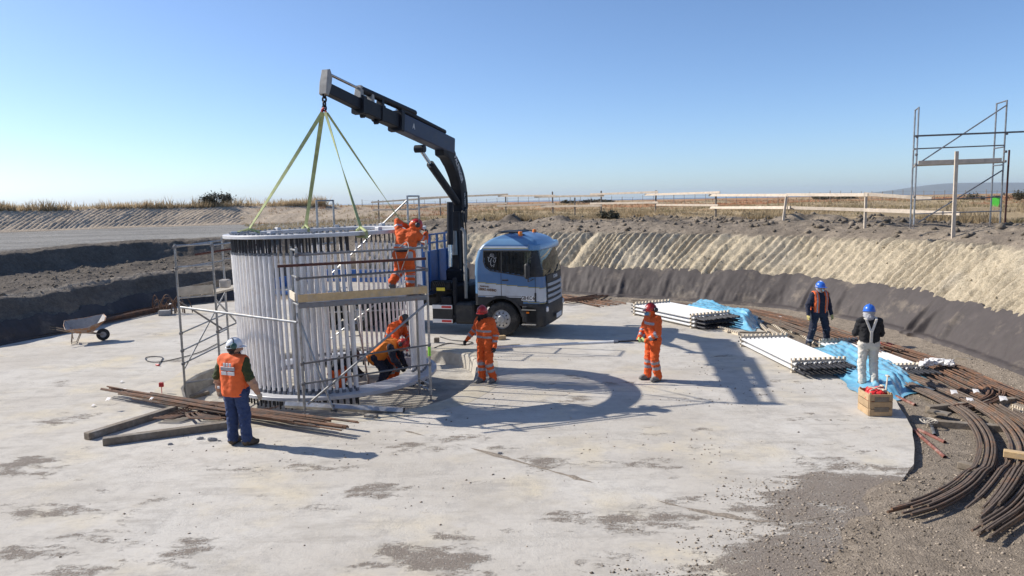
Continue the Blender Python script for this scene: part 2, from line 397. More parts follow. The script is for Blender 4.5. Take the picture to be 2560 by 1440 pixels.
    col = col * (1 - e(clay * sstep(.55, .8, cs) * .45)) + e(clay * sstep(.55, .8, cs) * .45) * c(.43, .385, .31)
    so = sstep(1.95, 2.35, off + edge * .8) * wr
    col = col * (1 - e(so)) + e(so) * (greysoil * (1 - e(sstep(.42, .62, vnoise(x * .7, y * .7, 0, 44) * .6 + .4 * vnoise(x * 3.1, y * 3.1, 0, 45)) * (.5 + .5 * sstep(2.9, 4.5, off)))) + dsoil * e(sstep(.42, .62, vnoise(x * .7, y * .7, 0, 44) * .6 + .4 * vnoise(x * 3.1, y * 3.1, 0, 45)) * (.5 + .5 * sstep(2.9, 4.5, off))))
    gz = sstep(5.0, 10, off + n3 * 9 + n1 * 3) * wr
    tint = sstep(.4, .62, vnoise(x * .035, y * .05, 0, 51) * .6 + vnoise(x * .2, y * .35, 0, 52) * .4)
    tint = tint * sstep(22, 36, off) * (1 - sstep(100, 110, az))
    gr = straw * (1 - e(tint)) + rustg * e(tint)
    gr = gr * (.75 + .5 * e(vnoise(x * .4, y * .4, 0, 55)))
    col = col * (1 - e(gz)) + e(gz) * gr
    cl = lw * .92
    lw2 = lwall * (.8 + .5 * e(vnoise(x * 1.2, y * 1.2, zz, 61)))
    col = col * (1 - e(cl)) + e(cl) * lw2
    ledge = np.exp(-((off - 1.35) / .22) ** 2) * wl
    col = col * (1 - e(ledge * .6)) + e(ledge * .6) * c(.36, .31, .25)
    col = col * (1 - e(road)) + e(road) * roadc * (.8 + .4 * e(vnoise(x * .25, y * .8, 0, 63)))
    bk = sstep(32.6, 33.4, off) * wl
    col = col * (1 - e(bk)) + e(bk) * bankc * (.8 + .35 * e(vnoise(u2 * 1.0, off * .5, 0, 66)))
    gl = sstep(37.4, 38.6, off + n1 * 1.5) * wl
    col = col * (1 - e(gl)) + e(gl) * straw * (.7 + .5 * e(vnoise(x * .5, y * .5, 0, 67)))
    return x, y, zz, col
azs = np.concatenate([np.arange(-14, 80, .125), np.arange(80, 112, .3), np.arange(112, 150, .1), np.arange(150, 186, .4), np.arange(186, 346, 2.0)])
offs = np.concatenate([np.linspace(-2.2, -.05, 16), np.linspace(0, 3.6, 92), np.linspace(3.66, 7, 44), np.linspace(7.3, 32, 46), np.linspace(32.3, 39.5, 60), np.linspace(40, 70, 26), np.geomspace(74, 330, 26)])
fr_ = np.linspace(.12, 1, 26)
AZ2 = np.where(azs > 240, azs - 360, azs)
rb_ = rbase(AZ2)
Rm = np.concatenate([fr_[:, None] * (rb_ - 2.3)[None, :], rb_[None, :] + offs[:, None], np.full((1, len(azs)), 700.0)], 0)
Am = np.broadcast_to(AZ2[None, :], Rm.shape)
gx, gy, gz_, gc = terrain(Am, Rm)
nr, na = Rm.shape
idx = np.arange(nr * na).reshape(nr, na)
Fq = np.stack([idx[:-1, :], np.roll(idx, -1, 1)[:-1, :], np.roll(idx, -1, 1)[1:, :], idx[1:, :]], -1).reshape(-1, 4)
Fq = Fq[:, ::-1]
def vc_mat(name, rough=.95, bump=.03, bs=9.0, fine=45.0, var=.3):
    m = bpy.data.materials.new(name); m.use_nodes = True; N = m.node_tree.nodes; L = m.node_tree.links; b = N['Principled BSDF']
    b.inputs['Roughness'].default_value = rough; b.inputs['Specular IOR Level'].default_value = .15
    at = N.new('ShaderNodeAttribute'); at.attribute_name = 'zcol'
    geo = N.new('ShaderNodeNewGeometry')
    n1 = N.new('ShaderNodeTexNoise'); n1.inputs['Scale'].default_value = bs; n1.inputs['Detail'].default_value = 9; n1.inputs['Roughness'].default_value = .72; L.new(geo.outputs['Position'], n1.inputs['Vector'])
    mr = N.new('ShaderNodeMapRange'); mr.inputs[1].default_value = .3; mr.inputs[2].default_value = .7; mr.inputs[3].default_value = 1 - var; mr.inputs[4].default_value = 1 + var; L.new(n1.outputs[0], mr.inputs[0])
    v = N.new('ShaderNodeTexVoronoi'); v.inputs['Scale'].default_value = fine; L.new(geo.outputs['Position'], v.inputs['Vector'])
    m2 = N.new('ShaderNodeMapRange'); m2.inputs[3].default_value = 1 - var * .9; m2.inputs[4].default_value = 1 + var * .9; L.new(v.outputs['Color'], m2.inputs[0])
    mu = N.new('ShaderNodeMath'); mu.operation = 'MULTIPLY'; L.new(mr.outputs[0], mu.inputs[0]); L.new(m2.outputs[0], mu.inputs[1])
    sc = N.new('ShaderNodeVectorMath'); sc.operation = 'SCALE'; L.new(at.outputs['Color'], sc.inputs[0]); L.new(mu.outputs[0], sc.inputs['Scale']); L.new(sc.outputs[0], b.inputs['Base Color'])
    b1 = N.new('ShaderNodeBump'); b1.inputs['Strength'].default_value = 1; b1.inputs['Distance'].default_value = bump; L.new(n1.outputs[0], b1.inputs['Height'])
    b2 = N.new('ShaderNodeBump'); b2.inputs['Strength'].default_value = .8; b2.inputs['Distance'].default_value = .012; L.new(v.outputs['Distance'], b2.inputs['Height']); b2.invert = True
    L.new(b1.outputs[0], b2.inputs['Normal']); L.new(b2.outputs[0], b.inputs['Normal']); MATS[name] = m; return m
vc_mat('earth', bump=.07, bs=5.0)
vc_mat('vcol_plain', bump=.002, fine=20, var=.12)
def add_vcol(me, col):
    a = me.color_attributes.new('zcol', 'FLOAT_COLOR', 'POINT')
    a.data.foreach_set('color', np.concatenate([col.reshape(-1, 3), np.ones((col.reshape(-1, 3).shape[0], 1))], 1).astype(np.float32).ravel())
me = npmesh('ground', np.stack([gx, gy, gz_], -1).reshape(-1, 3), Fq, ['earth'])
add_vcol(me, gc); struct(obj('ground', me))

def ground_at(x, y):
    x = np.asarray(x, float); y = np.asarray(y, float); az = np.degrees(np.arctan2(y - CY, x - CX)); az = np.where(az < -120, az + 360, az)
    az = np.where(az > 240, az - 360, az)
    return terrain(az, np.hypot(x - CX, y - CY))[2]
def gz(x, y): return float(ground_at(np.array([x]), np.array([y]))[0])

# sea and far hills -------------------------------------------------
m = mat('sea_water', (.03, .06, .12), .35, 0, .2, .002)
mb = MB(); n = 48
mb.add([(0, 0, -38)] + [(24000 * math.cos(2 * math.pi * k / n), 24000 * math.sin(2 * math.pi * k / n), -38) for k in range(n)], [(0, k + 1, (k + 1) % n + 1) for k in range(n)])
struct(mb.build('sea', 'sea_water', smooth=False))
def hills(name, px0, px1, dist, hgt, seed):
    t = np.linspace(0, 1, 70); dirs = [ray(px0 + (px1 - px0) * q, 490) for q in t]
    prof = sstep(0, .35, t) * (1 - .25 * sstep(.8, 1, t)) * (.8 + .5 * vnoise(t * 5, t * 0, 0, seed)) * hgt
    mb = MB(); rows = []
    for j, (fy, fh) in enumerate(((0, 0), (.04, .55), (.08, .9), (.11, 1.0), (.2, .6), (.3, .0))):
        rows.append([])
        for d, h in zip(dirs, prof):
            k = dist * (1 + fy) / d.y; rows[-1].append((d.x * k, d.y * k, -45 + h * fh * (1 + fy) + (45 if fh > .5 else 0)))
    vs = [p for r_ in rows for p in r_]; w = len(t)
    mb.add(vs, [(j * w + i, j * w + i + 1, (j + 1) * w + i + 1, (j + 1) * w + i) for j in range(5) for i in range(w - 1)])
    struct(mb.build(name, 'far_hill', ang=180))
hills('hills', 2130, 2900, 16000, 150, 5)

# concrete slab ------------------------------------------------------
def slab_mat():
    m = bpy.data.materials.new('concrete'); m.use_nodes = True; N = m.node_tree.nodes; L = m.node_tree.links; b = N['Principled BSDF']
    b.inputs['Roughness'].default_value = .85; b.inputs['Specular IOR Level'].default_value = .25
    geo = N.new('ShaderNodeNewGeometry'); P = geo.outputs['Position']
    def noise(scale, det=6, rough=.65, vec=None, w=0):
        t = N.new('ShaderNodeTexNoise'); t.inputs['Scale'].default_value = scale; t.inputs['Detail'].default_value = det; t.inputs['Roughness'].default_value = rough; L.new(vec or P, t.inputs['Vector']); return t.outputs[0]
    def rng_(v, a, b_, c=0., d=1.):
        t = N.new('ShaderNodeMapRange'); t.inputs[1].default_value = a; t.inputs[2].default_value = b_; t.inputs[3].default_value = c; t.inputs[4].default_value = d; L.new(v, t.inputs[0]); return t.outputs[0]
    def mix(f, a, b_):
        t = N.new('ShaderNodeMix'); t.data_type = 'RGBA'; L.new(f, t.inputs[0])
        for k, q in ((6, a), (7, b_)):
            if isinstance(q, tuple): t.inputs[k].default_value = (*q, 1)
            else: L.new(q, t.inputs[k])
        return t.outputs[2]
    def mth(op, a, b_):
        t = N.new('ShaderNodeMath'); t.operation = op
        for k, q in ((0, a), (1, b_)):
            if isinstance(q, (int, float)): t.inputs[k].default_value = q
            else: L.new(q, t.inputs[k])
        return t.outputs[0]
    def mapped(rot, sc, loc=(0, 0, 0)):
        t = N.new('ShaderNodeMapping'); t.inputs['Rotation'].default_value = (0, 0, rot); t.inputs['Scale'].default_value = sc; t.inputs['Location'].default_value = loc; L.new(P, t.inputs[0]); return t.outputs[0]
    c = mix(rng_(noise(.28, 5), .35, .65), (.47, .43, .37), (.575, .545, .49))
    c = mix(rng_(noise(.5, 6, .6, mapped(.4, (1, 1, 1), (9, 3, 0))), .52, .72), c, (.585, .51, .37))          # yellowish laitance
    c = mix(rng_(noise(2.2, 9, .75), .5, .7, 0, .8), c, (.36, .335, .3))                                  # grey blotches
    c = mix(rng_(noise(1.0, 8, .7, mapped(-.25, (.55, 2.6, 1))), .54, .7, 0, .75), c, (.33, .3, .26))        # broom and drag streaks
    v = N.new('ShaderNodeTexVoronoi'); v.feature = 'DISTANCE_TO_EDGE'; v.inputs['Scale'].default_value = .16
    wv = N.new('ShaderNodeVectorMath'); wv.operation = 'ADD'; nn = N.new('ShaderNodeTexNoise'); nn.inputs['Scale'].default_value = 1.3; nn.inputs['Detail'].default_value = 5
    L.new(P, nn.inputs['Vector']); vs = N.new('ShaderNodeVectorMath'); vs.operation = 'SCALE'; vs.inputs['Scale'].default_value = .9; L.new(nn.outputs['Color'], vs.inputs[0]); L.new(P, wv.inputs[0]); L.new(vs.outputs[0], wv.inputs[1]); L.new(wv.outputs[0], v.inputs['Vector'])
    c = mix(rng_(v.outputs['Distance'], .0, .002, .15, 0), c, (.26, .24, .21))
    c = mix(rng_(noise(.8, 9, .72, mapped(.9, (1, 1.7, 1), (5, 8, 0))), .5, .66, 0, .6), c, (.4, .365, .31))      # dusty stains
    c = mix(rng_(noise(5.5, 8, .8, mapped(-.3, (.6, 1.5, 1))), .54, .68, 0, .6), c, (.37, .345, .305))        # scuffs                                   # hairline cracks
    sx = N.new('ShaderNodeSeparateXYZ'); L.new(P, sx.inputs[0])
    s = mth('ADD', mth('MULTIPLY', mth('SUBTRACT', sx.outputs[0], 5.15), .772), mth('MULTIPLY', mth('SUBTRACT', sx.outputs[1], 9.78), -.635))
    s = mth('MINIMUM', s, mth('SUBTRACT', 9.75, sx.outputs[1]))
    # gravel carried over the slab: a full layer beyond the near right corner, patches elsewhere
    st = noise(.55, 10, .74, mapped(.3, (.8, 1.45, 1), (3.3, 1.2, 0)))
    near = rng_(sx.outputs[1], 8, 20, .03, -.04)
    field = mth('ADD', mth('ADD', st, mth('MULTIPLY', rng_(s, -1.8, .3, 0, 1), .27)), near)
    dm = rng_(field, .578, .622)
    fine = noise(30, 4, .7); dm2 = mth('MULTIPLY', dm, rng_(mth('ADD', fine, mth('MULTIPLY', field, .9)), .92, 1.06))
    gc = mix(rng_(noise(30, 4, .85), .34, .66), (.11, .09, .072), (.37, .315, .26))
    c2 = mix(dm2, c, gc)
    # crumbs and specks everywhere
    c3 = mix(mth('MULTIPLY', rng_(noise(30, 4, .85), .58, .66), rng_(noise(.9, 5, .7), .42, .64, .08, .85)), c2, (.24, .21, .178))
    L.new(c3, b.inputs['Base Color'])
    bp = N.new('ShaderNodeBump'); bp.inputs['Distance'].default_value = .02; bp.inputs['Strength'].default_value = .7
    h = mth('ADD', mth('MULTIPLY', noise(3.5, 8, .7), .7), mth('ADD', mth('MULTIPLY', mth('MULTIPLY', noise(30, 4, .8), dm2), 1.6), mth('MULTIPLY', mth('MULTIPLY', noise(22, 5, .8), rng_(noise(.9, 5, .7), .4, .66, .1, 1)), .9))); L.new(h, bp.inputs['Height'])
    L.new(bp.outputs[0], b.inputs['Normal']); MATS['concrete'] = m
slab_mat()
mat('concrete_pit', (.43, .4, .345), .9, 0, .2, 2.5, bump=.012, bscale=14, dirt=(.28, .25, .21), dirt_scale=1.6, dirt_lo=.45, dirt_hi=.7)
outer = [(5.15, 9.78), (6.06, 10.9), (6.95, 12.6), (7.6, 14.43), (7.73, 16.64), (7.65, 19.67), (7.62, 23.5), (7.0, 26.4), (5.2, 29.0), (2.1, 31.0), (-2, 32.2), (-7, 32.6), (-12, 31.6), (-14.0, 30.2), (-14.7, 27.8), (-14.75, 24.7), (-15.5, 22.4), (-16.3, 18), (-16, 12), (-13, 6.5), (-6, 3.6), (0, 3.8), (2.7, 6.8)]
hole = [(-7.55, 16.5), (-7.75, 17.4), (-7.65, 18.4), (-7.2, 19.4), (-6.2, 20.3), (-4.4, 20.9), (-2.6, 20.6), (-1.25, 19.7), (-.92, 18.6), (-.88, 17.3), (-1.02, 16.2), (-1.5, 15.0), (-2.5, 14.2), (-4.2, 13.98), (-5.6, 14.3), (-6.8, 15.2)]
def dense(poly, d, amp, seed, closed=True):
    out = []
    for i in range(len(poly)):
        a, b_ = Vector(poly[i]), Vector(poly[(i + 1) % len(poly)]); k = max(1, int((b_ - a).length / d))
        for j in range(k):
            p = a.lerp(b_, j / k); out.append((p.x + float(fbm(p.x * 2, p.y * 2, 0, seed)) * amp, p.y + float(fbm(p.x * 2, p.y * 2, 0, seed + 9)) * amp))
    return out
hs_ = [tuple(p)[:2] for p in spline([(*h, 0) for h in hole] + [(*hole[0], 0)], 5)][:-1]
ho = dense(hs_, .3, .1, 3); ou = dense(outer, .35, .06, 5)
vs2 = [Vector((*p, 0)) for p in ou]; vh = [Vector((*p, 0)) for p in ho]
mb = MB(); tri = geometry.tessellate_polygon([vs2, vh]); allv = vs2 + vh
tri = [t if (allv[t[1]] - allv[t[0]]).cross(allv[t[2]] - allv[t[0]]).z > 0 else t[::-1] for t in tri]
mb.add(allv, [tuple(t) for t in tri])
n = len(ou); mb.add([(*p, 0) for p in ou] + [(*p, -.35) for p in ou], [(i, i + n, (i + 1) % n + n, (i + 1) % n) for i in range(n)])
slab = struct(mb.build('concrete_slab', 'concrete', smooth=False))
# recess round the cage: chamfered worn lip, wall and floor
mb = MB(); n = len(ho); cen = Vector((-4.3, 17.3))
def sh(p, k): v = Vector(p) - cen; return cen + v * (1 + k / v.length)
rings = [[(*sh(p, .0), .001) for p in ho], [(*sh(p, -.05), -.03) for p in ho], [(*sh(p, -.11), -.36) for p in ho], [(*sh(p, -.5), -.375) for p in ho]]
vs3 = [q for r_ in rings for q in r_]
mb.add(vs3 + [(cen.x, cen.y, -.37)], [(j * n + i, j * n + (i + 1) % n, (j + 1) * n + (i + 1) % n, (j + 1) * n + i) for j in range(3) for i in range(n)] + [(3 * n + i, 3 * n + (i + 1) % n, 4 * n) for i in range(n)])
rec = mb.build('recess', 'concrete_pit', slab, smooth=False)
# worn mortar apron round the recess lip
mat('mortar', (.47, .42, .325), .9, 0, .15, 3, bump=.008, bscale=20, dirt=(.39, .365, .325), dirt_scale=2)
mb = MB(); w_ = [.28 + .45 * float(vnoise(p[0] * .8, p[1] * .8, 0, 71)) for p in ho]
mb.add([(*sh(p, .005), .004) for p in ho] + [(*sh(p, w_[i] * .6), .022) for i, p in enumerate(ho)] + [(*sh(p, w_[i]), .003) for i, p in enumerate(ho)],
       [(j * n + i, (j + 1) * n + i, (j + 1) * n + (i + 1) % n, j * n + (i + 1) % n) for j in range(2) for i in range(n)])
mb.build('mortar_lip', 'mortar', slab)

# dark ground sheeting at the foot of the walls ----------------------
def sheet(name, label, a0, a1, o0, otop, topf, seed, folds=()):
    A = np.arange(a0, a1, .16); O = np.linspace(0, 1, 40)
    ot = otop + fbm(A * .35, A * 0, 0, seed) * .3 + fbm(A * 1.6, A * 0, 0, seed + 3) * .12
    AA, TT = np.meshgrid(A, O); rr = rbase(AA) + o0 + (ot[None, :] - o0) * TT
    off = rr - rbase(AA)
    zz = np.interp(off, *PR) if topf else np.interp(off, *PL)
    x = CX + rr * np.cos(np.radians(AA)); y = CY + rr * np.sin(np.radians(AA))
    w = fbm(AA * .42, TT * 1.3, 0, seed + 5) * .26 + fbm(AA * 1.9, TT * 2.2, 0, seed + 7) * .08 + np.sin(AA * 2.1 + TT * 1.5 + fbm(AA * .6, TT, 0, 4) * 9) * .012
    fold = sum(am * np.clip(1 - np.abs(AA - a0 - TT * sl_) / (wd * (1.25 - TT)), 0, 1) * (1 - TT) ** .7 for a0, wd, am, sl_ in folds)
    push = -(.1 + np.abs(w) + fold) * np.sin(np.clip(TT, .0, 1) * np.pi * .9 + .12)
    x += push * np.cos(np.radians(AA)); y += push * np.sin(np.radians(AA)); zz = zz + .05 * sstep(0, .2, TT) - .04 * (1 - sstep(0, .12, TT)) + w * .12
    V = np.stack([x, y, zz], -1).reshape(-1, 3); h, w2 = AA.shape; ii = np.arange(h * w2).reshape(h, w2)
    F = np.stack([ii[:-1, :-1], ii[:-1, 1:], ii[1:, 1:], ii[1:, :-1]], -1).reshape(-1, 4)
    o = obj(name, npmesh(name, V, F, ['fabric_dark'])); return tag(o, label, 'sheeting')
shr = sheet('ground_sheet', 'dark brown geotextile sheet hung along the foot of the pale clay wall', -13, 84, -.35, .8, True, 81, ((13.2, .9, .5, -1.2), (14.6, .6, .42, -.6), (9, .8, .14, .4), (26, .7, .16, .3), (31, .5, .2, .2), (44, .8, .14, 0), (57, .7, .16, .3)))
shl = sheet('ground_sheet', 'black sheet along the shaded foot of the wall behind the wheelbarrow', 116, 182, -.2, .42, False, 91)
# dirt-filled pour joints in the slab: thin ragged strips of grit lying in the joint
mat('joint_grit', (.25, .21, .165), .95, 0, .4, 25, bump=.01, bscale=30)
def joint(pts, w, seed):
    P = spline([Vector((*G(a, b)[:2], 0)) for a, b in pts], 26); mb = MB(); vs = []; n = len(P); d_ = 0
    for i, p in enumerate(P):
        t = (P[min(i + 1, n - 1)] - P[max(i - 1, 0)]).normalized(); nn = Vector((-t.y, t.x, 0)); d_ += (P[i] - P[i - 1]).length if i else 0
        ww = w * max(.0, 2.6 * (float(vnoise(d_ * 1.3, 0, 0, seed)) * .7 + float(vnoise(d_ * 5, 0, 0, seed + 5)) * .3 - .4)) ; w1 = ww * (.4 + float(vnoise(d_ * 9, 3, 0, seed + 1))); w2 = ww * (.4 + float(vnoise(d_ * 9, 7, 0, seed + 2)))
        vs += [p + nn * w1 + Vector((0, 0, .004)), p + Vector((0, 0, .004 + ww * .12)), p - nn * w2 + Vector((0, 0, .004))]
    mb.add(vs, [(i * 3 + k, i * 3 + k + 1, i * 3 + 4 + k, i * 3 + 3 + k) for i in range(n - 1) for k in range(2)]); mb.build('pour_joint', 'joint_grit', slab)
joint([(1005, 1075), (1120, 1105), (1290, 1152), (1440, 1195), (1600, 1240), (1760, 1280), (1930, 1305), (2080, 1290)], .06, 205)

# scattered stones, soil clods, dry grass ---------------------------
rg = np.random.default_rng(5)
def scatter_rocks(name, P, size, col, kindlabel, flat=.6):
    base = np.array([(1, 0, 0), (-1, 0, 0), (0, 1, 0), (0, -1, 0), (0, 0, 1), (0, 0, -1)], float)
    tf = np.array([(0, 2, 4), (2, 1, 4), (1, 3, 4), (3, 0, 4), (2, 0, 5), (1, 2, 5), (3, 1, 5), (0, 3, 5)])
    n = len(P); J = base[None] * (1 + rg.uniform(-.35, .35, (n, 6, 1))) * size[:, None, None] * np.array([1, 1, flat])
    an = rg.uniform(0, 6.28, n); ca, sa = np.cos(an)[:, None], np.sin(an)[:, None]
    X = J[:, :, 0] * ca - J[:, :, 1] * sa + J[:, :, 2] * .3; Y = J[:, :, 0] * sa + J[:, :, 1] * ca; Z = J[:, :, 2] + .2 * J[:, :, 0]
    V = np.stack([X, Y, Z], -1) + P[:, None, :]; F = (tf[None] + (np.arange(n) * 6)[:, None, None]).reshape(-1, 3)
    me = npmesh(name, V.reshape(-1, 3), F, ['vcol_plain'], smooth=False)
    add_vcol(me, np.repeat(col, 6, 0)); o = obj(name, me); o['kind'] = 'stuff'; o['label'] = kindlabel[0]; o['category'] = kindlabel[1]
# gravel on the near right ground and over the slab corner
def from_poly(poly, p):
    x, y = p[:, 0], p[:, 1]; ins = np.zeros(len(p), bool)
    for i in range(len(poly)):
        (x1, y1), (x2, y2) = poly[i], poly[(i + 1) % len(poly)]
        cr = ((y1 > y) != (y2 > y)) & (x < (x2 - x1) * (y - y1) / (y2 - y1 + 1e-9) + x1); ins ^= cr
    return ins
p = np.stack([rg.uniform(-6, 12, 70000), 6.5 + 13 * rg.uniform(0, 1, 70000) ** 1.4], -1)
inside = from_poly(outer, p); inh = from_poly(hole, p)
sfield = np.minimum((p[:, 0] - 5.15) * .772 - .635 * (p[:, 1] - 9.78), 9.75 - p[:, 1])
den = np.where(inside, .06 * sstep(.5, .75, vnoise(p[:, 0] * .7, p[:, 1] * .9, 0, 95)) + .006 + .9 * sstep(-1.6, .1, sfield + fbm(p[:, 0] * .6, p[:, 1] * 1.1, 0, 90) * 5), .65)
keep = (rg.uniform(0, 1, len(p)) < den) & ~inh; p = p[keep]; inside = inside[keep]
z = np.maximum(np.where(inside, .002, -9), ground_at(p[:, 0], p[:, 1]))
sz = .007 + .02 * rg.uniform(0, 1, len(p)) ** 3
t = rg.uniform(.4, 1.6, (len(p), 1)); cc = np.array([[.28, .235, .185]]) * t
scatter_rocks('gravel', np.concatenate([p, z[:, None]], 1), sz, cc, ('grey brown gravel strewn over the ground and slab corner', 'gravel'))
# a few larger lumps on the slab
# soil clods on the pit rim and shaded bench
k = 5200; az = np.concatenate([rg.uniform(-14, 95, 3600), rg.uniform(95, 172, 1600)]); of = np.concatenate([2.3 + rg.uniform(0, 1, 3600) ** 1.1 * 8, rg.uniform(1.2, 4.8, 1600)])
x, y, z, _ = terrain(az, rbase(az) + of); sz = .02 + .13 * rg.uniform(0, 1, k) ** 6 * np.where(az > 95, .5, 1.1)
cc = np.array([[.19, .158, .122]]) * rg.uniform(.6, 1.3, (k, 1))
scatter_rocks('soil_clods', np.stack([x, y, z + sz * .2], -1), sz, cc, ('dark earth clods along the rim of the pit', 'soil'), .75)
# crumbs on the clay face
k = 500; az = rg.uniform(-13, 78, k); of = rg.uniform(.85, 2.15, k); x, y, z, cl_ = terrain(az, rbase(az) + of)
sz = .012 + .03 * rg.uniform(0, 1, k) ** 4
scatter_rocks('clay_lumps', np.stack([x, y, z + sz * .3], -1), sz, np.array([[.5, .42, .285]]) * rg.uniform(.8, 1.05, (k, 1)), ('pale clay lumps on the ridged pit wall', 'clay'), .8)
def grass(name, label, az, of, hmin, hmax, col):
    x, y, z, _ = terrain(az, rbase(az) + of); n = len(x); nb = 6
    h = rg.uniform(hmin, hmax, (n, nb)) * (.4 + .5 * vnoise(x * .25, y * .25, 0, 77) + .9 * vnoise(x * .9, y * .9, 0, 79) ** 2)[:, None]; an = rg.uniform(0, 6.28, (n, nb)); le = rg.uniform(.1, .6, (n, nb)) * h
    w = .016 + .02 * h + .0002 * (of[:, None])
    bx = x[:, None] + rg.normal(0, .09, (n, nb)); by = y[:, None] + rg.normal(0, .09, (n, nb)); bz = np.repeat(z[:, None], nb, 1) - .03
    pa = rg.uniform(0, 6.28, (n, nb)); dx, dy = np.cos(pa) * w, np.sin(pa) * w
    V = np.stack([np.stack([bx - dx, by - dy, bz], -1), np.stack([bx + dx, by + dy, bz], -1), np.stack([bx + np.cos(an) * le, by + np.sin(an) * le, bz + h], -1)], 2)
    F = np.arange(n * nb * 3).reshape(-1, 3)
    me = npmesh(name, V.reshape(-1, 3), F, ['grass_blade'], smooth=False)
    cc = col(x, y, of)[:, None, None, :] * rg.uniform(.65, 1.25, (n, nb, 1, 1)); add_vcol(me, np.broadcast_to(cc, (n, nb, 3, 3)).reshape(-1, 3))
    o = obj(name, me); o['kind'] = 'stuff'; o['label'] = label; o['category'] = 'grass'
def grass_mat():
    m = bpy.data.materials.new('grass_blade'); m.use_nodes = True; N = m.node_tree.nodes; L = m.node_tree.links; N.clear()
    o = N.new('ShaderNodeOutputMaterial'); a = N.new('ShaderNodeAttribute'); a.attribute_name = 'zcol'; d = N.new('ShaderNodeBsdfDiffuse'); t = N.new('ShaderNodeBsdfTranslucent'); x = N.new('ShaderNodeMixShader'); x.inputs[0].default_value = .4
    L.new(a.outputs['Color'], d.inputs[0]); L.new(a.outputs['Color'], t.inputs[0]); L.new(d.outputs[0], x.inputs[1]); L.new(t.outputs[0], x.inputs[2]); L.new(x.outputs[0], o.inputs[0]); MATS['grass_blade'] = m
grass_mat()
def gcol(x, y, of):
    t = sstep(.4, .6, vnoise(x * .035, y * .05, 0, 51) * .6 + vnoise(x * .2, y * .35, 0, 52) * .4) * sstep(22, 36, of)
    g = sstep(.6, .75, vnoise(x * .3, y * .3, 0, 57)) * .5
    c = np.array([.4, .31, .19]) * (1 - t[:, None]) + np.array([.42, .2, .1]) * t[:, None]
    return c * (1 - g[:, None]) + np.array([.2, .19, .1]) * g[:, None]
k = 26000; az = rg.uniform(-5, 112, k); of = 6 + 150 * rg.uniform(0, 1, k) ** 2.2
xx = CX + (rbase(az) + of) * np.cos(np.radians(az)); yy = CY + (rbase(az) + of) * np.sin(np.radians(az))
kp = (vnoise(xx * .25, yy * .25, 0, 58) + sstep(6, 22, of) * .5 > .62); az, of = az[kp], of[kp]
grass('dry_grass', 'straw and rust coloured dry grass on the plain behind the pit', az, of, .08, .32, gcol)
k = 12000; az = rg.uniform(104, 162, k); of = 37.6 + 60 * rg.uniform(0, 1, k) ** 2.6
xx = CX + (rbase(az) + of) * np.cos(np.radians(az)); yy = CY + (rbase(az) + of) * np.sin(np.radians(az)); kp = vnoise(xx * .3, yy * .3, 0, 78) + rg.normal(0, .18, k) > .42; az, of = az[kp], of[kp]
grass('dry_grass', 'tall pale dry grass on top of the ribbed spoil bank', az, of, .2, .75, lambda x, y, o: np.array([.56, .44, .28])[None] * (1 - .4 * sstep(.5, .7, vnoise(x * .4, y * .4, 0, 59)))[:, None])
# ================================================================ anchor cage
cage = thing('anchor_cage', 'tall round cage of white sleeved anchor bolts between two steel rings, hung from the crane', 'anchor cage', (-4.12, 17.0, .09)); cage.rotation_euler.y = R(-1.0)
Z_BOT, Z_TOP = .1, 3.37
def ring_mesh(name, r0, r1, z0, z1, n=120, holes=None):
    mb = MB(); ch = .008
    prof = [(r0, z0), (r1 - ch, z0), (r1, z0 + ch), (r1, z1 - ch), (r1 - ch, z1), (r0 + ch, z1), (r0, z1 - ch), (r0, z0)]
    mb.lathe(prof, n); return mb
ring_mesh('ring', 1.66, 2.32, Z_BOT - .06, Z_BOT + .02).build('bottom_ring', 'cage_steel', cage, ang=30)
top = ring_mesh('ring', 1.7, 2.24, Z_TOP - .035, Z_TOP + .04).build('top_ring', 'cage_steel', cage, ang=30)
# bolt prototypes: rod with nuts (part) > sleeve, lower_nut, upper_nut (sub-parts)
mr_ = MB(); mr_.tube([(0, 0, -.2), (0, 0, Z_TOP + .03)], .019, 8); me_rod = mr_.mesh('rod', ['rod'])
ms_ = MB(); ms_.tube([(0, 0, Z_BOT + .075), (0, 0, 3.0)], .031, 10); me_sleeve = ms_.mesh('sleeve', ['sleeve'])
mn_ = MB(); mn_.tube([(0, 0, Z_BOT + .02), (0, 0, Z_BOT + .085)], .04, 6); me_n1 = mn_.mesh('nut', ['nut'])
mn_ = MB(); mn_.tube([(0, 0, 2.985), (0, 0, 3.035)], .035, 8); me_n2 = mn_.mesh('collar', ['nut'])
mn_ = MB(); mn_.tube([(0, 0, Z_BOT - .13), (0, 0, Z_BOT - .065)], .034, 6); me_n3 = mn_.mesh('nut', ['rod'])
mn_ = MB(); mn_.tube([(0, 0, Z_TOP + .04), (0, 0, Z_TOP + .075)], .034, 6); me_n4 = mn_.mesh('nut', ['nut'])
NB = 94
def gap(a):  # open sector facing the front right, where the crew works
    d = math.degrees(a) % 360
    return 296 < d < 345
for row, rr in ((0, 2.06), (1, 1.86)):
    for k in range(NB):
        a = 2 * math.pi * (k + .5 * 0) / NB + row * .004
        if gap(a): continue
        if random.random() < .02: continue
        if row == 1 and 22 < math.degrees(a) < 158: continue
        o = obj('anchor_bolt', me_rod, cage); o.location = (rr * math.cos(a), rr * math.sin(a), random.uniform(-.012, .012)); o.rotation_euler = (random.gauss(0, .0016), random.gauss(0, .0016), random.uniform(0, 6))
        s_ = obj('sleeve', me_sleeve, o); s_.location.z = random.uniform(-.02, .02); obj('upper_nut', me_n4, o); obj('lower_nut', me_n1, o); obj('collar', me_n2, o)
        if k % 2 == 0: obj('bottom_nut', me_n3, o)
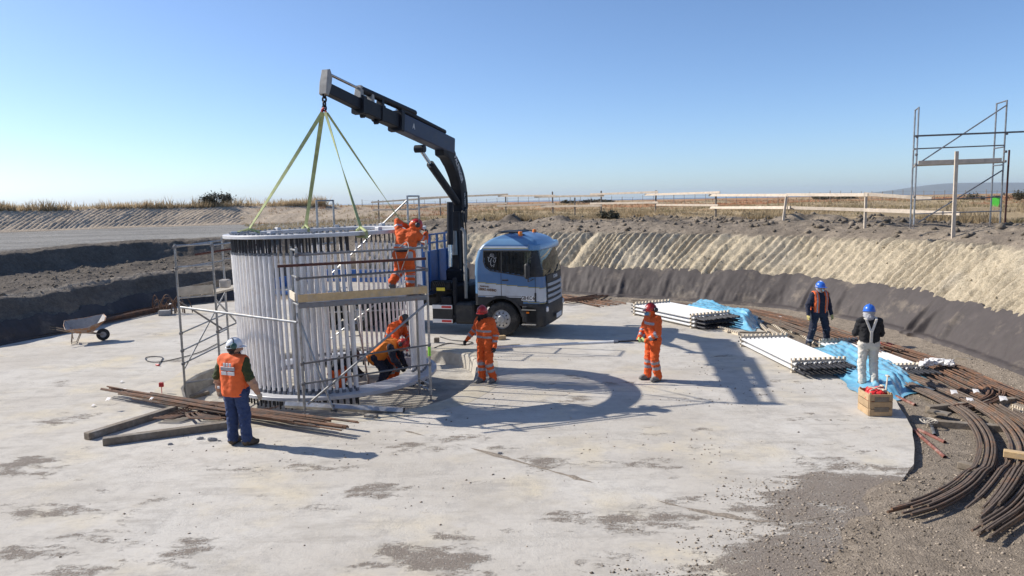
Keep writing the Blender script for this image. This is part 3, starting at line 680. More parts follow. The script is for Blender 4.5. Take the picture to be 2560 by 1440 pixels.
# lashing hooks welded on the top ring
for a in (15, 62, 97, 140, 200, 250, 315):
    mb = MB(); q = Vector((2.0 * math.cos(R(a)), 2.0 * math.sin(R(a)), Z_TOP + .07)); mb.box(q, (.14, .1, .07), Matrix.Rotation(R(a), 3, 'Z'), ch=.01); mb.build('clamp', 'cage_steel', cage)

# ================================================================ lifting slings
HOOK = Vector((-4.12, 17.0, 6.12))
CB = Vector(cage.location)
def strap(name, label, a, b, w, m, twist=0.0, extra=None):
    a, b = Vector(a), Vector(b); d = (b - a).normalized(); side = d.cross(Vector((0, 1, 0))).normalized(); mb = MB(); n = 14; vs = []
    for i in range(n + 1):
        t = i / n; p = a.lerp(b, t); p = p + Vector((0, 0, -.02 * math.sin(math.pi * t))); an = twist * t * math.pi
        s_ = (side * math.cos(an) + d.cross(side) * math.sin(an)); nn = d.cross(s_)
        for e1, e2 in ((-1, -1), (1, -1), (1, 1), (-1, 1)): vs.append(p + s_ * w / 2 * e1 + nn * .006 * e2)
    fs = [(i * 4 + k, i * 4 + (k + 1) % 4, i * 4 + 4 + (k + 1) % 4, i * 4 + 4 + k) for i in range(n) for k in range(4)] + [(0, 1, 2, 3), (n * 4 + 3, n * 4 + 2, n * 4 + 1, n * 4)]
    mb.add(vs, fs); o = thing(name, label, 'sling', b, group='lifting slings between hook and cage')
    mb.build('webbing', m, o, world=True)
    lp = MB(); c = b; out = (Vector((b.x, b.y, 0)) - Vector((CB.x, CB.y, 0))).normalized()
    pts = [c + Vector((0, 0, .02)), c + out * .3 + Vector((0, 0, -.06)), c + out * .31 + Vector((0, 0, -.17)), c - out * .25 + Vector((0, 0, -.17)), c - out * .25 + Vector((0, 0, -.05)), c + Vector((0, 0, .03))]
    lp.tube(pts, .03, 6); lp.build('choke_loop', m, o, world=True)
    return o
def tp(a, r=1.97): return CB + Vector((r * math.cos(R(a)), r * math.sin(R(a)), Z_TOP + .1 + .0175 * r * math.cos(R(a))))
strap('lifting_sling', 'green lifting sling running down left from the hook to the left rim of the cage', HOOK + Vector((-.05, 0, 0)), tp(172), .085, 'sling', .3)
strap('lifting_sling', 'steep green lifting sling from the hook to the front left of the cage ring', HOOK + Vector((-.03, -.05, 0)), tp(121), .1, 'sling', .15)
strap('lifting_sling', 'narrow pale green sling from the hook to the front of the cage ring', HOOK + Vector((.03, -.05, 0)), tp(302), .06, 'sling', .9)
strap('lifting_sling', 'thin green sling slanting right from the hook down behind the climber', HOOK + Vector((.05, .03, 0)), tp(42), .05, 'sling', .6)

# ================================================================ scaffolds
def sca(name, label, loc): return thing(name, label, 'scaffold', loc)
def tb(name, a, b, r, m, parent, n=10):
    mb = MB(); mb.tube([a, b], r, n); return mb.build(name, m, parent, world=True)
def foot(p, parent):
    mb = MB(); p = Vector(p); mb.box(p + Vector((0, 0, .004)), (.14, .14, .008)); mb.tube([p + Vector((0, 0, .008)), p + Vector((0, 0, .14))], .017, 8); mb.tube([p + Vector((0, 0, .1)), p + Vector((0, 0, .13))], .034, 6); mb.build('base_jack', 'galv_dull', parent, world=True)
def clamp(p, parent):
    mb = MB(); mb.box(p, (.07, .08, .075), ch=.015); mb.build('coupler', 'galv_dull', parent, world=True)
def frame(p, q, z0, z1, parent, zs=(), r=.024, m='galv'):
    p, q = Vector(p), Vector(q)
    P0, P1 = Vector((p.x, p.y, z0 + .1)), Vector((p.x, p.y, z1)); Q0, Q1 = Vector((q.x, q.y, z0 + .1)), Vector((q.x, q.y, z1))
    tb('post', P0, P1, r, m, parent); tb('post', Q0, Q1, r, m, parent)
    foot((p.x, p.y, z0), parent); foot((q.x, q.y, z0), parent)
    for z in zs: tb('rung', (p.x, p.y, z), (q.x, q.y, z), r * .8, m, parent)
def zp(p, z): return Vector((p[0], p[1], z))
# front working scaffold
fs_ = sca('scaffold', 'grey tube scaffold with a timber toe board, in front of the cage', (-3, 14.6, 0))
A1, A2, B1, B2 = Vector((-4.1, 14.18, 0)), Vector((-4.33, 14.62, 0)), Vector((-1.72, 15.02, 0)), Vector((-2.02, 15.55, 0))
frame(A1, A2, .0, 3.27, fs_, (3.22, 2.7, 2.16), .026); frame(B1, B2, .0, 3.33, fs_, (3.28, 2.75, 2.16, .35), .026)
for z0, z1, r_, nm in ((3.13, 3.18, .022, 'guard_rail'), (2.68, 2.73, .022, 'guard_rail'), (1.02, 1.18, .018, 'ledger'), (.62, .78, .018, 'ledger')):
    tb(nm, zp(A1, z0), zp(B1, z1), r_, 'galv_dull', fs_); clamp(zp(A1, z0), fs_); clamp(zp(B1, z1), fs_)
dxy = (B1 - A1).normalized()
tb('rust_pipe', zp(A1 - dxy * .34 - Vector((0, .06, 0)), 2.94), zp(B1 - Vector((0, .06, 0)), 2.96), .028, 'rust_tube', fs_)
tb('brace', zp(A1 + dxy * .08 - Vector((0, .05, 0)), .22), zp(B1 - Vector((0, .05, 0)), 2.06), .022, 'galv', fs_)
tb('brace', zp(A2 + Vector((.05, 0, 0)), 1.95), zp(A1 + dxy * .55 - Vector((0, .02, 0)), .05), .022, 'galv', fs_)
foot(zp(A1 + dxy * .55, 0), fs_)
mb = MB(); off_ = Vector((.0, -.045, 0)); mb.beam(zp(A1 + off_, 2.3), zp(B1 + off_, 2.33), .035, .15, ch=.004); mb.build('toe_board', 'timber_new', fs_, world=True)
mb = MB(); mb.beam(zp(A1 + (A2 - A1) * .5, 2.16), zp(B1 + (B2 - B1) * .5, 2.17), .58, .06, ch=.006); mb.build('deck', 'galv', fs_, world=True)
mb = MB(); mb.beam(zp(A1 + off_ * 1.0, 2.16), zp(B1 + off_, 2.17), .03, .1); mb.build('deck_edge', 'galv_dull', fs_, world=True)
mb = MB(); mb.beam(zp(A1 - dxy * .06, 2.32), zp(A2 - dxy * .06, 2.34), .03, .16); mb.build('end_board', 'timber_pale', fs_, world=True)
mb = MB(); mb.beam(zp(B1 + (B2 - B1) * .1, 2.28), zp(B1 + (B2 - B1) * .8, 2.28), .03, .22); mb.build('end_board', 'timber_pale', fs_, world=True)
mb = MB(); mb.tube([zp(B1, .95), zp(B1, 1.16)], .031, 10); mb.build('marker_tape', 'lime_tape', fs_, world=True)
mb = MB()
pts = [zp(B2 + Vector((-.02, -.3, 0)), .33) + Vector((.32 * t, .02 * t, -.2 * t + .02 * math.sin(t * 22))) for t in np.linspace(0, 1, 14)]
mb.tube(pts, [.022 + .008 * math.sin(i * 2.2) for i in range(14)], 8); mb.build('jack_screw', 'galv', fs_, world=True)
# tie tube from the left scaffold to the front scaffold
# left scaffold
ls_ = sca('scaffold', 'narrow grey tube scaffold with a board platform left of the cage', (-7, 17.6, 0))
C1, C2, D1, D2 = Vector((-7.5, 16.6, 0)), Vector((-6.85, 17.05, 0)), Vector((-7.33, 18.9, 0)), Vector((-6.62, 19.3, 0))
frame(C1, C2, -.37, 3.27, ls_, (3.23, 2.75, 2.05, .1), .026); frame(D1, D2, -.37, 3.3, ls_, (3.26, 2.75, 2.0), .026)
for z0, z1, p, q in ((3.2, 3.22, C1, D1), (2.72, 2.7, C1, D1), (3.2, 3.2, C2, D2), (1.25, 1.35, C1, D1), (.85, .95, C1, D1), (1.2, 1.3, C2, D2), (.55, .62, C1, D1)):
    tb('ledger', zp(p, z0), zp(q, z1), .018, 'galv', ls_); clamp(zp(p, z0), ls_)
tb('brace', zp(C1 + Vector((.03, -.03, 0)), 1.98), zp(C2 + Vector((.06, .1, 0)), 1.25), .021, 'galv_dull', ls_)
tb('brace', zp(C2, 1.95), zp(D2, .3), .021, 'galv', ls_)
tb('brace', zp(D1, 1.9), zp(C1, .4), .018, 'galv', ls_)
tb('rust_rail', zp(C2 + Vector((-.35, -.1, 0)), 3.0), zp(D2 + Vector((.1, .1, 0)), 3.08), .026, 'rust_tube', ls_)
for k in range(3):
    o1 = (C2 - C1) * (.18 + .32 * k); mb = MB(); mb.beam(zp(C1 + o1, 2.09), zp(D1 + o1, 2.05), .2, .045, ch=.004); mb.build('board', 'deck_wood', ls_, world=True)
mb = MB(); mb.beam(zp(C1 - Vector((-.02, .04, 0)), 2.2), zp(C2 - Vector((.02, .04, 0)), 2.2), .03, .2); mb.build('end_board', 'deck_wood', ls_, world=True)
mb = MB(); mb.beam(zp(C1 + Vector((-.03, .1, 0)), 2.18), zp(D1 - Vector((.03, .0, 0)), 2.16), .03, .17); mb.build('toe_board', 'timber_old', ls_, world=True)
mb = MB(); mb.tube([zp(D2, .9), zp(D2, 1.3)], .031, 10); mb.build('marker_tape', 'lime_tape', ls_, world=True)
# long tube lying across from the left scaffold to the front one
t0 = AT(452, 768, 16.5); t1 = AT(742, 806, 14.3)
mb = MB(); mb.tube([t0, t1], .026, 10); o = mb.build('tie_tube', 'galv'); tag(o, 'long pale tube tying the left scaffold to the front scaffold across the bars', 'tube')
# rear scaffold
rs_ = sca('scaffold', 'scaffold behind the cage, its two frame tops showing above the ring', (-4, 20.9, 0))
E1, E2, F1, F2 = Vector((-5.28, 20.4, 0)), Vector((-5.0, 21.15, 0)), Vector((-2.85, 20.75, 0)), Vector((-2.62, 21.45, 0))
frame(E1, E2, -.37, 4.2, rs_, (4.18, 3.0), .028); frame(F1, F2, -.37, 4.28, rs_, (4.26, 3.0), .028)
tb('brace', zp(E1 + Vector((.35, 0, 0)), 2.2), zp(F1, 4.15), .022, 'galv', rs_); tb('brace', zp(E1, .2), zp(F1, 2.0), .022, 'galv', rs_)
for z in (2.1, 1.1): tb('ledger', zp(E1, z), zp(F1, z), .02, 'galv', rs_)
mb = MB(); mb.beam(zp((E1 + E2) / 2, 2.05), zp((F1 + F2) / 2, 2.05), .5, .05); mb.build('deck', 'deck_wood', rs_, world=True)
for x in (-4.55, -4.15):   # ladder leaning inside
    pass
ld = thing('ladder', 'narrow aluminium ladder leaning inside the cage behind the bars', 'ladder', (-3.6, 18.4, -.37))
l0, l1 = Vector((-3.75, 18.0, -.37)), Vector((-4.25, 18.55, 2.6)); sd = Vector((.3, .12, 0))
for s_ in (-.5, .5): mb = MB(); mb.beam(l0 + sd * s_, l1 + sd * s_ * .9, .03, .05); mb.build('rail', 'galv', ld, world=True)
for k in range(9): p = l0.lerp(l1, (k + 1) / 10); mb = MB(); mb.tube([p - sd * .47, p + sd * .47], .014, 6); mb.build('rung', 'galv', ld, world=True)
# right scaffold on the rim
gs_ = sca('scaffold', 'tall open tube scaffold standing on the rim at the far right', (14, 23.5, 2.9))
H1, H2, K1, K2 = Vector((12.7, 23.5, 0)), Vector((13.02, 24.3, 0)), Vector((15.42, 23.5, 0)), Vector((15.62, 24.3, 0))
frame(H1, H2, 2.95, 6.72, gs_, (6.7, 5.45, 4.9), .026); frame(K1, K2, 2.95, 6.88, gs_, (6.86, 5.45, 4.9), .026)
tb('guard_rail', zp(H1 - Vector((.14, .04, 0)), 5.83), zp(K1 + Vector((.55, -.04, 0)), 5.9), .028, 'galv_dull', gs_)
tb('guard_rail', zp(H1 - Vector((.1, .0, 0)), 5.44), zp(K1, 5.5), .02, 'galv_dull', gs_)
tb('brace', zp(H1 + Vector((.1, -.03, 0)), 5.02), zp(K1 - Vector((.02, .03, 0)), 6.72), .021, 'galv', gs_)
tb('brace', zp(H1 + Vector((.12, -.03, 0)), 3.15), zp(K1 - Vector((.05, .03, 0)), 4.72), .021, 'galv', gs_)
tb('ledger', zp(H1, 3.85), zp(K1, 3.9), .018, 'galv_dull', gs_); tb('ledger', zp(H1, 3.42), zp(K1, 3.46), .018, 'galv', gs_)
mb = MB(); mb.beam(zp(H1 + Vector((.02, .1, 0)), 4.93), zp(K1 + Vector((-.02, .1, 0)), 4.98), .2, .05); mb.build('deck', 'deck_wood', gs_, world=True)
mb = MB(); mb.beam(zp(H1 + Vector((.02, -.06, 0)), 5.0), zp(K1 + Vector((-.1, -.06, 0)), 5.04), .03, .14); mb.build('toe_board', 'fence_wood', gs_, world=True)
for zz_ in (5.3, 5.85, 4.0, 5.0): clamp(zp(K1 + Vector((.03, -.03, 0)), zz_), gs_); clamp(zp(H1 + Vector((-.03, -.03, 0)), zz_ - .04), gs_)
mb = MB(); mb.tube([zp(K1 + Vector((.16, .0, 0)), 3.0), zp(K1 + Vector((.16, 0, 0)), 5.35)], .028, 8); mb.build('rust_pole', 'rust_tube', gs_, world=True)
# ================================================================ crane truck
TW = G(1262, 842); TROT = R(-17.5)
truck = thing('crane_truck', 'blue cab flatbed truck with a black loader crane reaching over the cage', 'truck', (TW.x, TW.y, 0), TROT)
TM = Matrix.Translation(truck.location) @ Matrix.Rotation(TROT, 4, 'Z')
WID = 2.45
def tpart(mb, name, m, parent=None, **k): return mb.build(name, m, parent or truck, **k)
mat('grille_grey', (.36, .4, .45), .5, .2, .1)
# ---- cab shell
ZK = [.95, 1.25, 1.9, 2.3, 2.6, 2.78, 2.92, 3.02, 3.09, 3.12]
XR = [-.95, -.95, -.95, -.93, -.84, -.7, -.5, -.28, -.05, .1]
XF = [1.2, 1.2, 1.18, 1.1, 1.03, .98, .86, .64, .38, .2]
YI = [0, 0, 0, .02, .045, .09, .18, .33, .6, .95]
def smooth_interp(z, ys):
    a = np.interp([z - .04, z - .02, z, z + .02, z + .04], ZK, ys); return float(a.mean())
def cab_outline(z, grow=0.0):
    xr, xf, yi = smooth_interp(z, XR) - grow, smooth_interp(z, XF) + grow, smooth_interp(z, YI) - grow
    y0, y1 = yi, WID - yi; rf = min(.19, (y1 - y0) / 2 * .9, (xf - xr) / 2 * .8); rr = min(.12, rf)
    pts = []
    def arc(cx, cy, r, a0, a1, n):
        for k in range(n): a = R(a0 + (a1 - a0) * k / n); pts.append([cx + r * math.cos(a), cy + r * math.sin(a)])
    def line(ax, ay, bx, by, n):
        for k in range(n): t = k / n; pts.append([ax + (bx - ax) * t, ay + (by - ay) * t])
    line(xr + rr, y0, xf - rf, y0, 76); arc(xf - rf, y0 + rf, rf, -90, 0, 14); line(xf, y0 + rf, xf, y1 - rf, 60); arc(xf - rf, y1 - rf, rf, 0, 90, 14)
    line(xf - rf, y1, xr + rr, y1, 76); arc(xr + rr, y1 - rr, rr, 90, 180, 6); line(xr, y1 - rr, xr, y0 + rr, 30); arc(xr + rr, y0 + rr, rr, 180, 270, 6)
    for p in pts:
        t = (p[0] - (xf - rf)) / rf
        if t > 0: p[0] += .07 * min(t, 1) * max(0, 1 - ((p[1] - WID / 2) / (WID / 2)) ** 2)
    return pts
zs = np.concatenate([np.arange(.95, 3.0, .025), np.linspace(3.0, 3.12, 9)])
rows = [cab_outline(z) for z in zs]; n = len(rows[0])
SIDEW = [(-.6, 2.28), (-.56, 2.13), (-.42, 2.03), (0, 1.96), (.5, 1.89), (.84, 1.85), (.84, 2.58), (-.6, 2.58)]
def inpoly(p, poly):
    c = False
    for i in range(len(poly)):
        (x1, y1), (x2, y2) = poly[i], poly[i - 1]
        if (y1 > p[1]) != (y2 > p[1]) and p[0] < (x2 - x1) * (p[1] - y1) / (y2 - y1) + x1: c = not c
    return c
mb = MB(); V_ = [(p[0], p[1], z) for z, r_ in zip(zs, rows) for p in r_]; F_ = []; Mi = []
CABM = ['truck_blue', 'truck_band', 'truck_line', 'plastic_black', 'truck_light']
for j in range(len(zs) - 1):
    for i in range(n):
        q = (j * n + i, j * n + (i + 1) % n, (j + 1) * n + (i + 1) % n, (j + 1) * n + i)
        x = sum(V_[k][0] for k in q) / 4; y = sum(V_[k][1] for k in q) / 4; z = sum(V_[k][2] for k in q) / 4
        side = y < .25 or y > WID - .25
        front = i >= 76 and i < 164
        if side and not front and inpoly((x, z), SIDEW): continue
        if front and 1.86 < z < 2.6 and .13 < y < WID - .13: continue
        if side and (x + .1) ** 2 + (z - .53) ** 2 < .7 ** 2: continue
        if front and z < 1.78 and .32 < y < WID - .32 and z > .98: mi = 3
        else:
            sl_ = -.075 * (x + .95); t, b_ = 1.64 + sl_, 1.24 + sl_
            mi = 0
            if b_ < z < t: mi = 1
            elif t <= z < t + .026 or b_ - .05 < z < b_ - .024: mi = 2
            if 2.67 < z < 2.72 and side: mi = 1
            if 2.645 < z <= 2.67 and side: mi = 2
            if z > 2.78: mi = 4 if z < 2.95 else 0
            if 1.83 < z < 2.6 and x > .84: mi = 3
            if z < 1.2 and x < .6: mi = 3
            if z < 1.02: mi = 3
            if i >= 240 : mi = 4 if z > 1.3 else 3
        F_.append(q); Mi.append(mi)
F_.append(tuple((len(zs) - 1) * n + k for k in range(n))); Mi.append(0)
mb.v = V_; mb.f = F_; mb.m = Mi
cab = tpart(mb, 'cab', CABM, ang=40)
# windows: glass, dark surround
def side_glass(poly, y, m, name):
    mb = MB(); mb.prism(poly, (0, y, 0), (1, 0, 0), (0, 0, 1), (0, 1, 0), .006); return tpart(mb, name, m, cab)
for y, s_ in ((.028, -1), (WID - .034, 1)):
    side_glass([(-.04, 1.955), (.5, 1.88), (.85, 1.84), (.85, 2.59), (-.04, 2.59)], y, 'window_glass', 'door_window')
    side_glass([(-.61, 2.28), (-.57, 2.12), (-.42, 2.02), (-.08, 1.965), (-.08, 2.59), (-.61, 2.59)], y, 'window_tint', 'rear_side_window')
    mb = MB(); pts = [Vector((a, y + (-.02 if s_ < 0 else .026), b)) for a, b in [(-.62, 2.6), (-.63, 2.28), (-.57, 2.1), (-.42, 2.005), (0, 1.94), (.5, 1.865), (.86, 1.825)]]
    mb.tube(pts, .02, 6); mb.tube([pts[0], Vector((.9, pts[0].y, 2.6))], .02, 6); mb.tube([Vector((-.06, pts[0].y, 1.94)), Vector((-.06, pts[0].y, 2.6))], .022, 6); mb.build('window_seal', 'plastic_black', cab)
    mb = MB(); mb.box((-.08, -.003 if s_ < 0 else WID + .003, 1.6), (.012, .006, .78)); mb.box((.98, -.003 if s_ < 0 else WID + .003, 1.45), (.012, .006, .75)); mb.build('door_seam', 'letter_dark', cab)
# windscreen following the curved nose
mb = MB(); zz2 = np.linspace(1.84, 2.62, 8); vs = []
for z in zz2:
    o_ = cab_outline(z, -.012)[76:164]; o_ = [p for p in o_ if .1 < p[1] < WID - .1]; o_ = [o_[int(round(k * (len(o_) - 1) / 39))] for k in range(40)]; vs += [(p[0], p[1], z) for p in o_]
mb.add(vs, [(j * 40 + i, j * 40 + i + 1, (j + 1) * 40 + i + 1, (j + 1) * 40 + i) for j in range(7) for i in range(39)]); tpart(mb, 'windscreen', 'window_glass', cab)
# sun visor
mb = MB(); vs = []
for z, g_ in ((2.6, .05), (2.63, .1), (2.76, .085), (2.8, .05), (2.78, .02), (2.62, .01)):
    vs += [(p[0], p[1], z) for p in cab_outline(2.62, g_)[72:168]]
k = 96; mb.add(vs, [(j * k + i, j * k + i + 1, ((j + 1) % 6) * k + i + 1, ((j + 1) % 6) * k + i) for j in range(6) for i in range(k - 1)]); tpart(mb, 'sun_visor', 'truck_light', cab)
# roof hatch rim, beacons
mb = MB(); pts = [(-.45, .55, 2.98), (-.3, .5, 3.1), (.2, .45, 3.13), (.55, .5, 3.04)]; mb.tube(spline(pts, 5), .018, 6); mb.tube(spline([(a, WID - b, c) for a, b, c in pts], 5), .018, 6); mb.tube([(-.3, .5, 3.1), (-.3, WID - .5, 3.1)], .018, 6); mb.build('roof_rail', 'plastic_black', truck)
mb = MB(); mb.box((-.02, WID / 2, 3.128), (.72, 1.1, .03), ch=.01); mb.build('roof_hatch', 'plastic_black', truck)
for x, y, z in ((.42, .42, 2.97), (.42, 2.0, 2.97)):
    mb = MB(); mb.lathe([(.0, 0), (.075, 0), (.075, .03), (.068, .04), (.064, .15), (.05, .185), (0, .19)], 16, c=(x, y, z)); b_ = mb.build('beacon', 'beacon', truck)
    mb = MB(); mb.lathe([(.0, -.1), (.07, -.1), (.085, -.0), (.085, .02), (0, .02)], 14, c=(x, y, z)); mb.build('beacon_base', 'plastic_black', b_)
# mirrors
for y, s_ in ((-.2, -1), (WID + .22, 1)):
    mb = MB(); mb.box((.8, y, 2.02), (.16, .24, .46), Matrix.Rotation(s_ * -.15, 3, 'Z'), ch=.05); mo = mb.build('mirror', 'plastic_black', truck)
    mb = MB(); mb.tube([(.92, y - s_ * .2, 2.42), (.82, y, 2.36), (.82, y, 1.7), (.92, y - s_ * .2, 1.76)], .018, 6); mb.build('mirror_arm', 'plastic_black', mo)
# grille slats and name panel
def front_pts(z, g_, y0=.34): return [(p[0], p[1]) for p in cab_outline(z, g_)[76:164] if y0 < p[1] < WID - y0]
def slat(z0, z1, g_, m, name, y0=.34):
    A_ = front_pts((z0 + z1) / 2, .0, y0); mb = MB(); vs = []
    for z, g2 in ((z0, 0.005), (z0, g_), (z1, g_ * .8), (z1, .005)): vs += [(p[0] + g2, p[1], z) for p in A_]
    k = len(A_); mb.add(vs, [(j * k + i, j * k + i + 1, ((j + 1) % 4) * k + i + 1, ((j + 1) % 4) * k + i) for j in range(4) for i in range(k - 1)]); mb.build(name, m, truck)
for z0 in (1.0, 1.17, 1.34, 1.51): slat(z0, z0 + .085, .045, 'grille_grey', 'grille_slat')
slat(1.66, 1.84, .03, 'plastic_black', 'name_panel', .3)
fx = max(p[0] for p in cab_outline(1.75)) + .034
place_text('SCANIA', .14, 'letter_white', truck, (fx + .001, 1.22, 1.75), (0, 1, 0), (0, 0, 1), .004)
# lower front: bumper, steps, headlights
mb = MB(); outl = cab_outline(1.0, .02); vs = []
for z, g_ in ((.32, -.06), (.36, .0), (.6, .025), (.93, .025), (.98, .0)):
    vs += [(p[0] + g_, p[1], z) for p in outl[62:178]]
k = 116; mb.add(vs, [(j * k + i, j * k + i + 1, (j + 1) * k + i + 1, (j + 1) * k + i) for j in range(4) for i in range(k - 1)]); bump_ = mb.build('bumper', 'plastic_black', truck)
for y in (.0, WID - .0):
    sg = -1 if y < 1 else 1
    mb = MB(); mb.box((.8, y + sg * .0 - sg * .05, .7), (.46, .14, .5), ch=.02); mb.build('step_well', 'plastic_black', truck)
    mb = MB(); mb.box((.78, y + sg * .03, .4), (.44, .1, .035), ch=.008); mb.build('step', 'crane_grey', truck)
    mb = MB(); mb.box((.78, y + sg * .03, .84), (.44, .06, .02), ch=.006); mb.build('step', 'crane_grey', truck)
    mb = MB(); mb.box((.74, y + sg * .03, .76), (.09, .02, .05), ch=.008); mb.build('side_marker', 'beacon', truck)
    hy = .2 if y < 1 else WID - .2
    mb = MB(); mb.box((1.16, hy, .84), (.2, .3, .17), Matrix.Rotation(-sg * -.75, 3, 'Z'), ch=.03); hl = mb.build('headlight', 'lamp_glass', truck)
    mb = MB(); mb.box((1.07, hy + sg * .15, .84), (.1, .04, .13), Matrix.Rotation(-sg * -.4, 3, 'Z'), ch=.015); mb.build('indicator', 'beacon', hl)
    mb = MB(); mb.box((.98, y + sg * .002, 1.22), (.06, .03, .28), ch=.012); mb.build('air_vent', 'plastic_black', truck)
mb = MB(); mb.box((1.39, WID / 2, .55), (.02, .6, .14), ch=.004); pl = mb.build('number_plate', 'white_paint', truck)
# lettering on the door band: number plate characters, company name, lines
mb = MB(); mb.box((.78, -.004, 1.19), (.46, .006, .14)); sp = mb.build('painted_number', 'white_paint', truck)
place_text('GB\u00b7KC\u00b769', .15, 'letter_dark', sp, (.78, -.010, 1.19), (1, 0, 0), (0, 0, 1), .004, .74)
place_text('CERRO ANDINO', .105, 'letter_brown', truck, (-.52, -.006, 1.42), (1, 0, -.07), (0.15, 0, 1), .004, .72)
place_text('TRANSPORTES', .06, 'letter_brown', truck, (-.62, -.006, 1.52), (1, 0, -.07), (.15, 0, 1), .002, .72)
# crowned animal-head emblem on the dark rear side window, drawn in thin strips
mb = MB(); em = [[(-.07, .12), (-.05, .2), (-.02, .14), (0, .22), (.02, .14), (.05, .2), (.07, .12), (-.07, .12)], [(-.09, .1), (-.13, .02), (-.11, -.06), (-.05, -.03), (-.02, .06)], [(.02, .08), (.09, .06), (.13, -.02), (.09, -.08), (.04, -.05), (.05, .01)], [(-.04, -.05), (-.06, -.12), (-.02, -.2), (.02, -.17), (.05, -.22), (.07, -.12)], [(-.11, .05), (-.15, .1)], [(.1, .05), (.15, .08)]]
for st in em: mb.tube([(-.36 + a * .9, .022, 2.32 + b_ * .95) for a, b_ in st], .008, 4)
mb.build('window_emblem', 'letter_white', truck)
# wipers, roof seam, door handle, body seams
for y0_, y1_ in ((.45, 1.05), (1.35, 1.95)):
    xw = max(p[0] for p in cab_outline(1.9)); mb = MB(); mb.tube([(xw + .0, y0_, 1.86), (xw - .015, (y0_ + y1_) / 2, 1.93), (xw - .05, y1_, 2.05)], .012, 5); mb.build('wiper', 'plastic_black', truck)
for sy in (-.008, WID + .008): mb = MB(); mb.box((.05, sy, 1.72), (.2, .03, .045), ch=.012); mb.build('door_handle', 'plastic_black', truck)
for zz_ in (2.615, 1.24): mb = MB(); mb.box((.0, -.001 if zz_ < 2 else .052, zz_), (1.7, .006, .01)); mb.build('body_seam', 'letter_dark', truck)
mb = MB(); mb.box((1.26, .55, .62), (.03, .16, .08), ch=.01); mb.build('fog_lamp', 'lamp_glass', truck)
mb = MB(); mb.box((1.26, WID - .55, .62), (.03, .16, .08), ch=.01); mb.build('fog_lamp', 'lamp_glass', truck)
# interior
mb = MB(); mb.box((.1, WID / 2, 1.5), (1.9, 2.2, .5)); mb.build('cab_floor', 'seat_dark', truck)
for y in (.62, 1.85):
    mb = MB(); mb.box((.05, y, 1.82), (.5, .5, .14), ch=.05); mb.box((-.25, y, 2.15), (.14, .48, .6), Matrix.Rotation(-.12, 3, 'Y'), ch=.05); mb.box((-.3, y, 2.47), (.1, .26, .14), ch=.03); mb.build('seat', 'seat_dark', truck)
mb = MB(); mb.box((.86, WID / 2, 1.78), (.3, 2.1, .2), ch=.05); mb.build('dashboard', 'seat_dark', truck)
mb = MB(); mb.tube([(.62 + .06 * math.sin(a), .62 + .2 * math.cos(a), 1.98 + .16 * math.sin(a)) for a in np.linspace(0, 6.28, 20)], .014, 6, cap=False); mb.build('steering_wheel', 'plastic_black', truck)
# wheels
def wheel(x, y, side, dual=False):
    mb = MB(); w = .31
    prof = [(.29, -w / 2), (.44, -w / 2), (.49, -w * .46), (.52, -w * .36), (.53, -w * .2), (.53, w * .2), (.52, w * .36), (.49, w * .46), (.44, w / 2), (.29, w / 2)]
    mb.lathe(prof, 40, axis='y', c=(x, y, .53)); wh = mb.build('tyre', 'tyre', truck)
    mb = MB(); s_ = side; d_ = .02 if not dual else -.1
    pr = [(.3, s_ * (w / 2 - .01)), (.285, s_ * (w / 2 - .04)), (.265, s_ * (w / 2 - .06 + d_)), (.2, s_ * (w / 2 - .02 + d_)), (.13, s_ * (w / 2 - .01 + d_)), (.1, s_ * (w / 2 + .03 + d_)), (.0, s_ * (w / 2 + .035 + d_))]
    mb.lathe(pr, 32, axis='y', c=(x, y, .53)); rm = mb.build('rim', 'rim', wh)
    for k in range(10):
        a = k * .628; mb = MB(); c = Vector((x + .2 * math.cos(a), y + s_ * (w / 2 - .02 + d_), .53 + .2 * math.sin(a))); mb.tube([c, c + Vector((0, s_ * .035, 0))], .022, 6); mb.build('wheel_nut', 'rod', wh)
wheel(-.1, .17, -1); wheel(-.1, WID - .17, 1)
for x in (-5.0, -6.35):
    for y, s_ in ((.17, -1), (.52, -1), (WID - .17, 1), (WID - .52, 1)): wheel(x, y, s_, abs(y - WID / 2) > .9)
# wheel arches
for y0 in (-.01, WID - .4):
    mb = MB(); vs = []
    for k in range(22):
        a = R(8 + 164 * k / 21)
        for rr, yy in ((.64, y0), (.64, y0 + .41), (.72, y0 + .41), (.72, y0)): vs.append((-.1 + rr * math.cos(a), yy, .53 + rr * math.sin(a)))
    mb.add(vs, [(i * 4 + k, i * 4 + (k + 1) % 4, i * 4 + 4 + (k + 1) % 4, i * 4 + 4 + k) for i in range(21) for k in range(4)]); mb.build('mudguard', 'plastic_black', truck)
# chassis
for y in (.82, 1.6): mb = MB(); mb.box((-3.5, y, .92), (9.0, .09, .28), ch=.01); mb.build('chassis_rail', 'plastic_black', truck)
mb = MB(); mb.box((.2, WID / 2, .9), (1.5, 1.2, .7), ch=.05); mb.build('engine', 'plastic_black', truck)
for x in (-.1, -5.0, -6.35): mb = MB(); mb.tube([(x, .3, .53), (x, WID - .3, .53)], .08, 10); mb.build('axle', 'plastic_black', truck)
mb = MB(); mb.box((-2.02, .33, .64), (.68, .6, .6), ch=.02); mb.build('tool_box', 'plastic_black', truck)
for z in (.86, .42):
    mb = MB(); mb.box((-2.02, .02, z), (.66, .012, .12), ch=.002); st = mb.build('marker_plate', 'white_paint', truck)
    mb = MB(); mb.box((-1.88, .01, z), (.32, .012, .065), ch=.002); mb.build('red_reflector', 'red_paint', st)
mb = MB(); mb.box((-1.32, .36, .66), (.66, .64, .66), ch=.07); mb.build('fuel_tank', 'plastic_black', truck)
